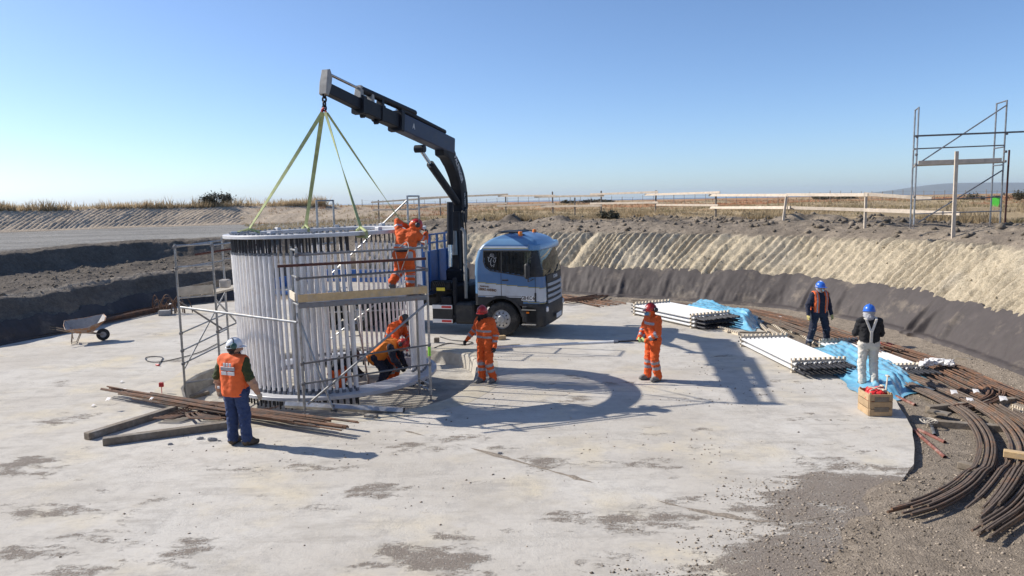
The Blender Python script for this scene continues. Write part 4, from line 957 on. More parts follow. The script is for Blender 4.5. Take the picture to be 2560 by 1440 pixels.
# bed
mb = MB(); mb.box((-5.4, WID / 2, 1.2), (5.5, WID, .12), ch=.01); mb.build('bed_frame', 'bed_blue', truck)
for k in range(12):
    mb = MB(); mb.box((-5.4, .11 + k * .203, 1.285), (5.46, .197, .035), ch=.003); mb.build('deck_board', 'deck_wood', truck)
for k in range(3): mb = MB(); mb.box((-3.55 - k * 1.83, WID - .02, 1.53), (1.78, .05, .44), ch=.01); mb.build('side_board', 'bed_blue', truck)
mb = MB(); mb.box((-8.14, WID / 2, 1.45), (.05, WID, .4), ch=.01); mb.build('tail_board', 'bed_blue', truck)
mb = MB(); mb.box((-2.64, WID / 2, 1.93), (.06, WID, 1.25), ch=.01); hb = mb.build('headboard', 'bed_blue', truck)
for z in (2.8, 3.06): mb = MB(); mb.box((-2.64, WID / 2, z), (.05, WID, .05), ch=.006); mb.build('headboard_rail', 'bed_blue', truck)
for y in (.03, .62, 1.22, 1.85, WID - .03): mb = MB(); mb.box((-2.64, y, 2.62 + .19), (.06, .09 if .1 < y < 2.3 else .05, .5), ch=.006); mb.build('headboard_post', 'bed_blue', truck)
for y in (.5, 1.22, 1.95): mb = MB(); mb.box((-2.59, y, 1.95), (.05, .07, 1.2), ch=.008); mb.build('headboard_rib', 'bed_blue', hb)

# ---- loader crane (world positions)
CBASE = TM @ Vector((-1.95, 1.2, 0)); dv = Vector((HOOK.x - CBASE.x, HOOK.y - CBASE.y, 0)); dv.normalize(); LAT = Vector((dv.y, -dv.x, 0))
def CRP(px, py): return ONP(px, py, CBASE, LAT)
def wpart(mb, name, m, parent=None): return mb.build(name, m, parent or truck, world=True) if parent is None else child_world(mb, name, m, parent)
def child_world(mb, name, m, parent):
    o = obj(name, mb.mesh(name, [m]), parent); o.matrix_parent_inverse = TM.inverted() @ Matrix.Identity(4); o.matrix_parent_inverse = (TM @ Matrix.Identity(4)).inverted() if parent is truck else Matrix.Identity(4); return o
def sweep(path, hs, ws, up0=Vector((0, 0, 1)), mi=0, mb=None):
    mb = mb or MB(); path = [Vector(p) for p in path]; vs = []; m_ = len(path)
    for i, p in enumerate(path):
        t = (path[min(i + 1, m_ - 1)] - path[max(i - 1, 0)]).normalized(); nrm_ = LAT.cross(t).normalized(); h, w = hs[i] / 2, ws[i] / 2; c = .12
        for a, b_ in ((-1, -1 + c), (-1 + c, -1), (1 - c, -1), (1, -1 + c), (1, 1 - c), (1 - c, 1), (-1 + c, 1), (-1, 1 - c)): vs.append(p + nrm_ * h * a + LAT * w * b_)
    mb.add(vs, [(i * 8 + k, i * 8 + (k + 1) % 8, i * 8 + 8 + (k + 1) % 8, i * 8 + 8 + k) for i in range(m_ - 1) for k in range(8)] + [tuple(range(7, -1, -1)), tuple((m_ - 1) * 8 + k for k in range(8))], mi)
    return mb
# base, outrigger beam, controls
mb = MB(); mb.box((-1.85, WID / 2, 1.18), (1.15, 1.5, .7), ch=.06); mb.box((-1.95, WID / 2, 1.72), (.62, .62, .5), ch=.08); mb.build('crane_base', 'crane_black', truck)
mb = MB(); mb.box((-1.9, WID / 2, 1.05), (.34, WID - .1, .26), ch=.02); mb.build('outrigger_beam', 'crane_black', truck)
for y in (.12, WID - .12): mb = MB(); mb.tube([(-1.62, y, .62), (-1.62, y, 1.75)], .065, 12); mb.tube([(-1.62, y, .5), (-1.62, y, .62)], .1, 12); mb.build('outrigger_leg', 'crane_black', truck)
for k in range(6): mb = MB(); mb.tube([(-2.3 + k * .07, .12, 1.5), (-2.32 + k * .07, .02, 1.66)], .012, 6); mb.build('control_lever', 'plastic_black', truck)
mb = MB(); mb.box((-2.08, .08, 1.4), (.28, .012, .1)); mb.build('warning_label', 'yellow_paint', truck)
mb = MB(); mb.box((-2.1, .3, 1.5), (.7, .36, .3), ch=.05); mb.build('valve_block', 'crane_black', truck)
# column
c0 = Vector((CBASE.x, CBASE.y, 1.6)); ct = CRP(1152, 548); ct = Vector((CBASE.x, CBASE.y, ct.z))
mb = sweep([c0, c0.lerp(ct, .3), c0.lerp(ct, .7), ct + Vector((0, 0, .25))], [.5, .42, .36, .32], [.38, .34, .32, .32]); mb.build('crane_column', 'crane_black', truck, world=True)
# front plates of the column and hydraulic hoses
mb = sweep([c0 + dv * .3 + Vector((0, 0, .8)), ct + dv * .22 - Vector((0, 0, .35))], [.16, .1], [.24, .18]); mb.build('column_plate', 'crane_grey', truck, world=True)
# main boom, curved
bp = [CRP(*p) for p in ((1151, 556), (1151, 520), (1149, 480), (1141, 440), (1127, 405), (1111, 374))]
mb = sweep(spline(bp, 4), [.36 + .16 * math.sin(math.pi * k / 20) for k in range(21)], [.34] * 21); b1 = mb.build('main_boom', 'crane_black', truck, world=True)
# lift cylinder: barrel with rod below
q0, q1 = c0 + dv * .58 + Vector((0, 0, .45)), CRP(1136, 505) + dv * .35
mb = MB(); mb.tube([q0.lerp(q1, .34), q1], .1, 16); mb.build('lift_cylinder', 'crane_black', truck, world=True)
mb = MB(); mb.tube([q0, q0.lerp(q1, .36)], .07, 12); mb.build('cylinder_rod', 'chrome', truck, world=True)
# knuckle linkage
mb = sweep([CRP(1124, 398), CRP(1112, 372), CRP(1098, 372)], [.55, .6, .4], [.3, .34, .3]); mb.build('knuckle', 'crane_black', truck, world=True)
r0, r1 = CRP(1096, 440), CRP(1050, 372)
mb = MB(); mb.tube([r0.lerp(r1, .42) , r1], .055, 12); mb.build('cylinder_rod', 'chrome', truck, world=True)
mb = MB(); mb.tube([CRP(1142, 505), r0.lerp(r1, .45)], .12, 14); mb.build('knuckle_cylinder', 'crane_black', truck, world=True)
mb = MB(); mb.tube([r1 - LAT * .15, r1 + LAT * .15], .11, 14); mb.build('pin_boss', 'crane_black', truck, world=True)
# telescoping outer boom
s0, s1, s2, s3 = CRP(1124, 366), CRP(990, 303), CRP(897, 262), CRP(815, 221)
mb = sweep([s0, s1], [.5, .46], [.36, .34]); mb.build('outer_boom', 'crane_blue', truck, world=True)
mb = sweep([s1 + (s0 - s1) * .1, s2], [.38, .36], [.28, .26]); mb.build('boom_extension', 'crane_black', truck, world=True)
mb = sweep([s2 + (s1 - s2) * .1, s3], [.27, .25], [.2, .19]); mb.build('boom_extension', 'crane_black', truck, world=True)
for p, q_, h_, w_ in ((s1, s0, .54, .42), (s2, s1, .44, .34), (s1.lerp(s2, .5), s1, .42, .32)):
    t_ = (q_ - p).normalized(); mb = sweep([p - t_ * .06, p + t_ * .1], [h_, h_], [w_, w_]); mb.build('boom_collar', 'crane_black', truck, world=True)
upv = LAT.cross((s3 - s0).normalized()); upv = upv if upv.z > 0 else -upv
e0, e1, e2, e3 = s0.lerp(s1, .12) + upv * .36, s1 + upv * .36, s2 + upv * .34, s3 + upv * .33
mb = MB(); mb.tube([e0, s0.lerp(s1, .95) + upv * .36], .075, 12); mb.build('extension_cylinder', 'crane_black', truck, world=True)
mb = MB(); mb.tube([s0.lerp(s1, .7) + upv * .46, e2 + upv * .05], .09, 12); mb.build('extension_cylinder', 'crane_black', truck, world=True)
mb = MB(); mb.tube([e2 + upv * .05, e3 + upv * .02], .035, 10); mb.build('cylinder_rod', 'chrome', truck, world=True)
mb = MB(); mb.tube([s0.lerp(s1, .2) + upv * .29, s1 + upv * .3], .03, 8); mb.build('cylinder_rod', 'chrome', truck, world=True)
for p, m_ in ((s2 + upv * .3, 'crane_grey'), (s1.lerp(s2, .72) + upv * .26, 'crane_grey'), (s1.lerp(s2, .45) + upv * .25, 'crane_black')):
    mb = sweep([p - upv * .14, p + upv * .16], [.16, .1], [.2, .16]); mb.build('cylinder_bracket', m_, truck, world=True)
for p in (s2.lerp(s1, .1) - upv * .22, s1.lerp(s2, .55) - upv * .24): mb = MB(); mb.tube([p - LAT * .05, p + LAT * .05], .06, 10); mb.build('roller', 'crane_black', truck, world=True)
# head plate, chain link and hook
td = (s3 - s2).normalized(); hp = [s3 - upv * .16 + td * .08, s3 + upv * .1 + td * .02, s3 + upv * .3 - td * .02, s3 + upv * .42 + td * .02]
mb = sweep(hp, [.1, .2, .2, .1], [.2, .2, .18, .16]); mb.build('boom_head', 'crane_grey', truck, world=True)
hk = Vector((HOOK.x, HOOK.y, 0)); ht = s3 - upv * .12 + td * .06
hp_ = Vector((HOOK.x, HOOK.y, HOOK.z + .05)); n_ = 4
for k in range(n_):
    p = ht.lerp(hp_, (k + .5) / n_); L_ = (ht - hp_).length / n_ * .62; a_ = LAT if k % 2 else dv
    mb = MB(); mb.tube([p + Vector((0, 0, L_ * math.sin(q))) + a_ * .045 * math.cos(q) for q in np.linspace(0, 2 * math.pi, 13)], .022, 6, cap=False); mb.build('chain_link', 'crane_black', truck, world=True)
mb = MB(); mb.tube([hp_ + LAT * .06 * math.sin(q) * (1 if q < 4.2 else .6) + Vector((0, 0, -.02 + .07 * math.cos(q))) for q in np.linspace(0, 5.0, 14)], [.03] * 13 + [.012], 8); mb.build('hook', 'red_paint', truck, world=True)
# hoses
for k in range(3):
    o_ = LAT * (-.2 - .02 * k) - dv * (.05 + .04 * (k * 7 % 4)); p = [c0 + o_ + Vector((0, 0, -.2)), c0 + o_ * 1.1 + Vector((0, 0, .7)), ct + o_ * 1.15 + Vector((0, 0, -.4)), ct + o_ + Vector((0, 0, .25)), bp[1] + LAT * -.2 - dv * .05 * k, bp[2] + LAT * (-.19 - .01 * k) - dv * .1]
    mb = MB(); mb.tube(spline(p, 5), .022, 6); mb.build('hydraulic_hose', 'hose_black', truck, world=True)
pc = TM @ Vector((-1.35, .35, 1.1)); mb = MB(); mb.tube([pc, pc + Vector((0, 0, 2.0))], .055, 12); mb.tube([pc + Vector((0, 0, 2.0)), pc + Vector((-.02, 0, 2.1)), pc + Vector((-.1, .02, 2.16))], .05, 10); mb.build('exhaust_stack', 'crane_grey', truck, world=True)
# crane lettering
up1 = upv; x1 = (s0 - s1).normalized(); side_ = -LAT if LAT.y > 0 else LAT
mb1 = (bp[4] + bp[3]) / 2 ; x2 = (bp[2] - bp[4]).normalized(); n2_ = LAT.cross(x2); n2_ = n2_ if n2_.x > 0 else -n2_
LN = LAT if LAT.y < 0 else -LAT
if LN.dot(-CBASE) < 0: LN = -LN
place_text('PALFINGER', .24, 'letter_white', truck, mb1 + LN * .176, x2, -n2_ if x2.cross(-n2_).dot(LN) > 0 else n2_, .004, .8, world=True)
place_text('PK 32080', .16, 'letter_white', truck, (bp[2] + bp[1]) / 2 + LN * .176, (bp[1] - bp[2]).normalized(), -n2_ if x2.cross(-n2_).dot(LN) > 0 else n2_, .002, .7, world=True)
place_text('A', .22, 'letter_white', truck, s1.lerp(s0, .2) + LN * .176, x1, upv if x1.cross(upv).dot(LN) > 0 else -upv, .002, 1, world=True)
# ================================================================ people
def snets(f, o, h):
    """surface nets of a sampled distance field"""
    s = f < 0; nx, ny, nz = f.shape; cnt = np.zeros((nx - 1, ny - 1, nz - 1), np.int8)
    sl = lambda a, d: a[d[0]:nx - 1 + d[0], d[1]:ny - 1 + d[1], d[2]:nz - 1 + d[2]]
    cs = [(i, j, k) for i in (0, 1) for j in (0, 1) for k in (0, 1)]
    for d in cs: cnt += sl(s, d)
    mask = (cnt > 0) & (cnt < 8); cells = np.argwhere(mask); idx = -np.ones(mask.shape, np.int64); idx[mask] = np.arange(len(cells))
    acc = np.zeros((len(cells), 3)); num = np.zeros(len(cells))
    for a in cs:
        for ax in range(3):
            if a[ax]: continue
            b = list(a); b[ax] = 1
            fa = sl(f, a)[mask]; fb = sl(f, b)[mask]; cr = (fa < 0) != (fb < 0); t = np.where(cr, fa / np.where(cr, fa - fb, 1), 0)
            p = np.array(a, float)[None] + t[:, None] * (np.array(b) - np.array(a))[None]; acc += np.where(cr[:, None], p, 0); num += cr
    V = np.array(o)[None] + h * (cells + acc / num[:, None]); Q = []
    for ax in range(3):
        d = [0, 0, 0]; d[ax] = 1; A = s[:nx - d[0], :ny - d[1], :nz - d[2]]; B = s[d[0]:, d[1]:, d[2]:]
        e = np.argwhere(A != B); o1, o2 = [q for q in range(3) if q != ax]
        e = e[(e[:, o1] > 0) & (e[:, o2] > 0) & (e[:, o1] < mask.shape[o1]) & (e[:, o2] < mask.shape[o2])]
        if not len(e): continue
        def at(u, v): c = e.copy(); c[:, o1] -= u; c[:, o2] -= v; return idx[c[:, 0], c[:, 1], c[:, 2]]
        q = np.stack([at(1, 1), at(0, 1), at(0, 0), at(1, 0)], -1); fl = A[e[:, 0], e[:, 1], e[:, 2]]
        if ax == 1: fl = ~fl
        q[~fl] = q[~fl][:, ::-1]; Q.append(q)
    return V, np.concatenate(Q)
def seg_d(P, a, b, ra, rb):
    a, b = np.array(a, float), np.array(b, float); ab = b - a; l2 = max((ab * ab).sum(), 1e-9)
    t = np.clip(((P - a) @ ab) / l2, 0, 1); d = np.sqrt(((P - a - t[..., None] * ab) ** 2).sum(-1)) - (ra + (rb - ra) * t); return d, t
def smin(a, b, k): h = np.clip(.5 + .5 * (b - a) / k, 0, 1); return b * (1 - h) + a * h - k * h * (1 - h)
def field_mesh(name, prims, h, k, mats_of, zone_fn, wr=0.0, cut=None, seed=0):
    lo = np.min([np.minimum(p[0], p[1]) - max(p[2], p[3]) for p in prims], 0) - 3 * h - .02; hi = np.max([np.maximum(p[0], p[1]) + max(p[2], p[3]) for p in prims], 0) + 3 * h + .02
    ax = [np.arange(lo[i], hi[i], h) for i in range(3)]; P = np.stack(np.meshgrid(*ax, indexing='ij'), -1); f = None
    for a, b, ra, rb, z in prims:
        d, _ = seg_d(P, a, b, ra, rb); f = d if f is None else smin(f, d, k)
    if wr:
        nb = np.abs(f) < 3 * h + wr; Pn = P[nb]; w = vnoise(Pn[:, 0] * 15, Pn[:, 1] * 15, Pn[:, 2] * 26, seed) - .5; f[nb] += wr * w + wr * .6 * (vnoise(Pn[:, 0] * 38, Pn[:, 1] * 38, Pn[:, 2] * 55, seed + 3) - .5)
    if cut is not None: f = np.maximum(f, cut(P))
    V, Q = snets(f, lo, h)
    best = np.full(len(V), 9.0); zi = np.zeros(len(V), int); tt = np.zeros(len(V))
    for i, (a, b, ra, rb, z) in enumerate(prims):
        d, t = seg_d(V, a, b, ra, rb); m = d < best; best[m] = d[m]; zi[m] = i; tt[m] = t[m]
    fi = zi[Q[:, 0]]; ft = tt[Q].mean(1); fc = V[Q].mean(1)
    mats = []; mi = np.zeros(len(Q), np.int32)
    for i in range(len(prims)):
        sel = fi == i
        if not sel.any(): continue
        nm = zone_fn(prims[i][4], ft[sel], fc[sel])
        for u in set(nm.tolist()):
            if u not in mats: mats.append(u)
        mi[np.where(sel)[0]] = [mats.index(u) for u in nm.tolist()]
    me = npmesh(name, V, Q, mats); me.polygons.foreach_set('material_index', mi); me.update(); return me
STAND = dict(pelvis=(0, 0, .96), chest=(0, 0, 1.27), neck=(0, 0, 1.46), head=(.03, 0, 1.61), lhip=(0, .1, .93), lknee=(.03, .115, .5), lank=(-.01, .125, .09), ltoe=(.15, .15, .05),
             lsh=(0, .19, 1.41), lelb=(-.03, .26, 1.13), lwri=(.06, .28, .88))
def mirror(J):
    for k in list(J):
        if k[0] == 'l' and ('r' + k[1:]) not in J: x, y, z = J[k]; J['r' + k[1:]] = (x, -y, z)
    return J
def person(label, loc, yaw, J=None, o=None, face=0.0, nod=0.0, scale=1.0, hands=None, seed=0):
    """o: outfit dict  top/bottom/boot/head/hood/sleeve/fore/hand materials, stripes, helmet, vest"""
    o = o or {}; Jn = dict(STAND); Jn.update(J or {})
    for k in STAND:
        if k[0] == 'l' and ('r' + k[1:]) not in Jn: x, y, z = STAND[k]; Jn['r' + k[1:]] = (x, -y, z)
    J = {k: np.array(v, float) * scale for k, v in Jn.items()}; b = o.get('bulk', 1.0) * scale
    root = thing('person', label, 'person', loc, yaw)
    up = J['neck'] - J['pelvis']; up = up / np.linalg.norm(up); lat = J['lsh'] - J['rsh']; lat = lat / np.linalg.norm(lat)
    fw = np.cross(lat, up); hlat = J['lhip'] - J['rhip']; hlat = hlat / np.linalg.norm(hlat)
    pr = []; A = lambda a, b_, ra, rb, z: pr.append((np.array(a), np.array(b_), ra * b, rb * b, z))
    for s_ in (-1, 1): A(J['pelvis'] + hlat * .075 * s_ * scale + up * .05, J['chest'] + lat * .085 * s_ * scale + up * .04, .118, .122, 'torso')
    A(J['lsh'] - lat * .03, J['rsh'] + lat * .03, .085, .085, 'torso'); A(J['chest'] + fw * .02, J['neck'] - up * .03, .12, .075, 'torso')
    A(J['lhip'], J['rhip'], .118, .118, 'hips')
    for s_ in 'lr':
        A(J[s_ + 'hip'], J[s_ + 'knee'], .102, .082, s_ + 'thigh'); A(J[s_ + 'knee'], J[s_ + 'ank'] + np.array([0, 0, .03]), .082, .072, s_ + 'calf')
        A(J[s_ + 'ank'], J[s_ + 'toe'], .056, .045, 'boot'); A(J[s_ + 'ank'] * .5 + J[s_ + 'ank'] * .5 - np.array([.03, 0, .03]), J[s_ + 'toe'] * .5 + J[s_ + 'ank'] * .5 - np.array([0, 0, .01]), .05, .045, 'boot')
        A(J[s_ + 'sh'], J[s_ + 'elb'], .073, .06, s_ + 'arm'); A(J[s_ + 'elb'], J[s_ + 'wri'], .06, .042, s_ + 'fore')
    hd = J['head']; c, sn = math.cos(face), math.sin(face); hf = fw * 0 + np.array([c * math.cos(nod), sn * math.cos(nod), -math.sin(nod)]); hu = np.array([c * math.sin(nod), sn * math.sin(nod), math.cos(nod)]); hl = np.cross(hu, hf)
    A(J['neck'] - up * .02, hd - hu * .05, .062, .058, 'neckz')
    A(hd - hf * .02 + hu * .02, hd + hf * .02 + hu * .035, .098, .09, 'skull'); A(hd + hf * .035 - hu * .05, hd + hf * .045 - hu * .075, .065, .05, 'jaw'); A(hd + hf * .1 + hu * .0, hd + hf * .118 - hu * .03, .014, .018, 'nose')
    A(hd + hl * .094 - hu * .0, hd + hl * .096 - hu * .04, .018, .015, 'ear'); A(hd - hl * .094, hd - hl * .096 - hu * .04, .018, .015, 'ear')
    st = o.get('stripes', {})
    def zone(z, t, fc):
        base = {'torso': o.get('top'), 'hips': o.get('bottom'), 'boot': o.get('boot', 'boot'), 'neckz': o.get('neck', o.get('hood', 'skin'))}.get(z)
        if base is None:
            if z.endswith('thigh') or z.endswith('calf'): base = o.get('bottom')
            elif z.endswith('arm'): base = o.get('sleeve', o.get('top'))
            elif z.endswith('fore'): base = o.get('fore', o.get('sleeve', o.get('top')))
            elif z in ('skull', 'ear', 'jaw', 'nose'):
                base = o.get('hood', 'skin')
        r_ = np.array([base] * len(t), dtype=object)
        if z in ('skull', 'jaw', 'nose', 'ear'):
            q = (fc - hd) @ hf; w = (fc - hd) @ hl; hh = (fc - hd) @ hu
            fm = (q > .055) & (np.abs(w) < .075)
            r_[fm] = 'skin'
            r_[fm & (np.abs(np.abs(w) - .034) < .013) & (np.abs(hh - .012) < .008)] = 'hair'
            r_[fm & (np.abs(np.abs(w) - .034) < .02) & (np.abs(hh - .036) < .006)] = 'hair'
            r_[fm & (np.abs(w) < .028) & (np.abs(hh + .072) < .007)] = 'helmet_red'
            if 'hair' in o and 'hood' not in o: r_[(q < .03) & (hh > -.09) & (z != 'ear')] = 'hair'
            if o.get('facecover'): r_[fm & (hh < .0)] = o['facecover']
            if o.get('beard'): r_[(hh < -.06) & (q > -.01)] = 'hair'
        for (a0, a1) in st.get(z.lstrip('lr') if z not in st else z, ()):
            if z == 'torso': m_ = ((fc - J['pelvis']) @ up > a0) & ((fc - J['pelvis']) @ up < a1)
            else: m_ = (t > a0) & (t < a1)
            r_[m_] = 'reflective'
        return r_
    body = obj('body', field_mesh('body', pr, .0155, .028, None, zone, .027, seed=seed), root)
    # hands: palm, four fingers, thumb
    for s_ in 'lr':
        w = J[s_ + 'wri']; d = (hands or {}).get(s_); fd = w - J[s_ + 'elb']; fd = fd / np.linalg.norm(fd)
        if d is not None: fd = np.array(d, float); fd = fd / np.linalg.norm(fd)
        inw = -lat if s_ == 'l' else lat
        inw = inw - fd * (inw @ fd); inw = inw / np.linalg.norm(inw); ac = np.cross(fd, inw); ac = ac / np.linalg.norm(ac)
        if ac @ fw < 0: ac = -ac
        hp = []; B = lambda a, b_, ra, rb: hp.append((np.array(a), np.array(b_), ra * scale, rb * scale, 'h'))
        B(w, w + fd * .05, .032, .036)
        for e in (-1, 0, 1): B(w + fd * .03 + ac * .02 * e, w + fd * .085 + ac * .026 * e, .02, .019)
        cu = o.get('curl', .8)
        for q, (off, ln) in enumerate(((.033, .072), (.011, .082), (-.011, .077), (-.032, .06))):
            k0 = w + fd * .09 + ac * off; d1 = fd * math.cos(cu * .6) + inw * math.sin(cu * .6); d2 = fd * math.cos(cu * 1.7) + inw * math.sin(cu * 1.7)
            k1 = k0 + d1 * ln * .5; k2 = k1 + d2 * ln * .5; B(k0, k1, .0115, .0105); B(k1, k2, .0105, .009)
        t0 = w + fd * .035 + ac * .03; t1 = t0 + fd * .035 + ac * .028 + inw * .01; t2 = t1 + fd * .03 + ac * .004 + inw * .016
        B(t0, t1, .015, .013); B(t1, t2, .0125, .0105)
        hm = o.get('hand', 'skin')
        obj('glove' if hm != 'skin' else 'hand', field_mesh('hand', hp, .0055, .008, None, lambda z, t, fc: np.array([hm] * len(t), dtype=object)), root)
    # helmet
    if o.get('helmet'):
        mb = MB(); n = 22; rowsH = []; hc = hd + hu * .045 * scale
        for (e, rr) in ((-8, 1.0), (6, 1.0), (22, .985), (40, .93), (58, .78), (74, .46), (86, .16)):
            z = math.sin(R(e)) * .125; r0 = math.cos(R(e))
            rowsH.append([hc + hf * (.138 * r0 * math.cos(2 * math.pi * k / n)) + hl * (.12 * r0 * math.sin(2 * math.pi * k / n)) + hu * z for k in range(n)])
        brim = [hc + (hf * .15 * math.cos(2 * math.pi * k / n) + hl * .132 * math.sin(2 * math.pi * k / n)) + hf * (.06 * max(0, math.cos(2 * math.pi * k / n)) ** 2) - hu * .026 for k in range(n)]
        brim2 = [p - hu * .01 for p in brim]
        allr = [brim2, brim] + rowsH
        mb.add([tuple(p) for r_ in allr for p in r_], [(j * n + k, j * n + (k + 1) % n, (j + 1) * n + (k + 1) % n, (j + 1) * n + k) for j in range(len(allr) - 1) for k in range(n)] + [tuple((len(allr) - 1) * n + k for k in range(n))])
        hm_ = mb.build('helmet', o['helmet'], root, ang=50)
        mb = MB(); mb.tube([hc + hf * (.13 - .03 * abs(t)) * math.cos(t) * 0 + hu * (.128 * math.cos(t)) + hf * .128 * math.sin(t) for t in np.linspace(-1.2, 1.2, 9)], .012, 6); mb.build('helmet_ridge', o['helmet'], hm_)
        if o.get('muffs'):
            for s_, e_ in ((1, .0), (-1, .0)):
                pc = hc + hl * s_ * (.135 + e_) - hf * .035 + hu * (o.get('muff_up', -.02)); mb = MB(); ax_ = Vector(hl * s_); q = ax_.to_track_quat('Z', 'Y').to_matrix()
                mb.lathe([(.0, -.02), (.05, -.02), (.056, 0), (.05, .03), (.03, .045), (0, .05)], 14, c=Vector(pc), rot=q); mb.build('ear_muff', o['muffs'], hm_)
            mb = MB(); mb.tube([hc + hl * .14 * math.cos(t) + hu * (.13 * math.sin(t)) - hf * .03 for t in np.linspace(.1, 3.04, 12)], .008, 6); mb.build('muff_band', 'helmet_dark', hm_)
        if o.get('badge'):
            mb = MB(); q = Vector(hf).to_track_quat('Z', 'Y').to_matrix(); mb.lathe([(0, .006), (.026, .005), (.028, 0)], 14, c=Vector(hc + hf * .128 + hu * .03), rot=q); mb.build('helmet_badge', 'white_paint', hm_)
    if o.get('mask'):
        mp = [(hd + hf * .075 - hu * .03, hd + hf * .07 - hu * .07, .052, .045, 'm')]
        if o.get('resp'): mp.append((hd + hf * .09 - hu * .05, hd + hf * .14 - hu * .06, .045, .035, 'm'))
        obj('face_mask', field_mesh('mask', [(np.array(a), np.array(b_), c_, d_, z) for a, b_, c_, d_, z in mp], .01, .02, None, lambda z, t, fc: np.array([o['mask']] * len(t), dtype=object)), root)
    if o.get('goggles'):
        mb = MB(); mb.tube([hd + hf * .095 * math.cos(t) + hl * .09 * math.sin(t) + hu * .02 for t in np.linspace(-1.3, 1.3, 9)], .018, 6); mb.build('goggles', 'hose_black', root)
    if o.get('drape'):   # cloth hood hanging from under the helmet over the neck
        dp = [(hd - hf * .02 - hu * .03, hd - hf * .03 - hu * .13, .102, .1, 'd'), (hd + hl * .03 - hu * .1, hd - hl * .03 - hu * .15, .088, .095, 'd')]
        obj('neck_cloth', field_mesh('cloth', [(np.array(a), np.array(b_), c_, d_, z) for a, b_, c_, d_, z in dp], .012, .03, None, lambda z, t, fc: np.array([o['drape']] * len(t), dtype=object), .03, cut=lambda P: ((P - hd) @ hf) - .055 , seed=5), root)
    if o.get('vest'):
        v = o['vest']; tor = [(a, b_, ra + .02, rb + .02, z) for a, b_, ra, rb, z in pr if z == 'torso']
        if v.get('long'): tor += [(J['pelvis'] + hlat * .06 * s_ - up * .06, J['pelvis'] + hlat * .06 * s_ + up * .08, .15 * b, .14 * b, 'torso') for s_ in (-1, 1)]
        z0, z1 = v.get('z0', -.1), v.get('z1', .47)
        def cut(P):
            u = (P - J['pelvis']) @ up; l_ = np.abs((P - J['pelvis']) @ lat); fq = (P - J['chest']) @ fw
            c_ = np.maximum(z0 - u, u - z1 + np.where(l_ < .07, .0, 0)); c_ = np.maximum(c_, l_ - v.get('half', .235))
            if v.get('open'): c_ = np.maximum(c_, np.minimum(v['open'] - l_, fq))
            return c_
        def vz(z, t, fc):
            u = (fc - J['pelvis']) @ up; l_ = np.abs((fc - J['pelvis']) @ lat); r_ = np.array([v['m']] * len(t), dtype=object)
            for a0, a1 in v.get('bands', ()): r_[(u > a0) & (u < a1)] = 'reflective'
            for a0, a1 in v.get('verts', ()): r_[(l_ > a0) & (l_ < a1)] = 'reflective'
            return r_
        ve = obj('vest', field_mesh('vest', tor, .0155, .03, None, vz, .014, cut=cut, seed=seed + 2), root)
        if v.get('print'):   # unreadable white print and grey panel across the back
            bk = J['chest'] - fw * (.145 * b + .02); X = Vector(lat); U = Vector(up); O = Vector(bk)
            for (x0, x1, u0, u1, m_) in v['print']:
                mb = MB(); c_ = O + X * ((x0 + x1) / 2) + U * ((u0 + u1) / 2); mb.box(c_, (.02, abs(x1 - x0), u1 - u0), Matrix((Vector(fw), X, U)).transposed(), ch=.003); mb.build('print_block', m_, ve)
    return root, J
ORS = dict(top='orange_cloth', bottom='orange_cloth', boot='boot_grey', stripes={'torso': [(.08, .13), (.22, .27)], 'fore': [(.05, .22), (.5, .68)], 'calf': [(.08, .26), (.42, .6)]}, bulk=1.17)
g1 = G(590, 1112); 
person('man in orange vest and jeans with white helmet, back turned, beside the rusty bars', (g1.x + .05, g1.y, 0), R(68),
       dict(lsh=(0, .215, 1.41), rsh=(0, -.215, 1.41), lelb=(-.04, .32, 1.14), lwri=(.03, .38, .9), relb=(.0, -.32, 1.13), rwri=(.06, -.4, .9), lhip=(0, .115, .93), rhip=(0, -.115, .93), lank=(-.02, .1, .09), ltoe=(.13, .12, .05), rank=(.02, -.16, .09), rtoe=(.12, -.26, .05), rknee=(.03, -.13, .5), lknee=(.02, .11, .5), head=(.03, -.01, 1.62)),
       dict(top='olive_cloth', bottom='jeans', boot='boot', fore='skin', neck='skin', hair=1, beard=1, helmet='helmet_white', muffs='muff_green', muff_up=.01, mask='mask_white', hand='glove_tan', bulk=1.17,
            vest=dict(m='orange_vest', z0=-.12, z1=.6, long=1, half=.275, print=[(-.19, .1, .02, .085, 'reflective'), (-.12, -.08, .095, .15, 'letter_white'), (-.06, -.02, .095, .15, 'letter_white'), (.0, .04, .095, .15, 'letter_white'), (-.18, -.04, -.055, .005, 'letter_white'), (-.02, .09, -.055, .005, 'letter_white'), (.15, .2, -.3, -.26, 'letter_white')])), face=R(-38), scale=1.045, seed=1)
g2 = G(1216, 956)
person('man in orange suit, red helmet and black face cover before the truck wheel', (g2.x, g2.y, 0), R(228),
       dict(relb=(-.02, -.34, 1.19), rwri=(.08, -.5, .95), lelb=(-.06, .27, 1.13), lwri=(.02, .3, .87), lank=(-.08, .14, .09), ltoe=(.08, .17, .05), rank=(.05, -.08, .09), rtoe=(.2, -.1, .05), chest=(.02, 0, 1.27), head=(.06, -.02, 1.6)),
       dict(ORS, hood='black_cloth', facecover='black_cloth', helmet='helmet_red', goggles=1, hand='glove_dark', drape='black_cloth'), face=R(25), nod=.1, seed=2)
g3 = G(1632, 951)
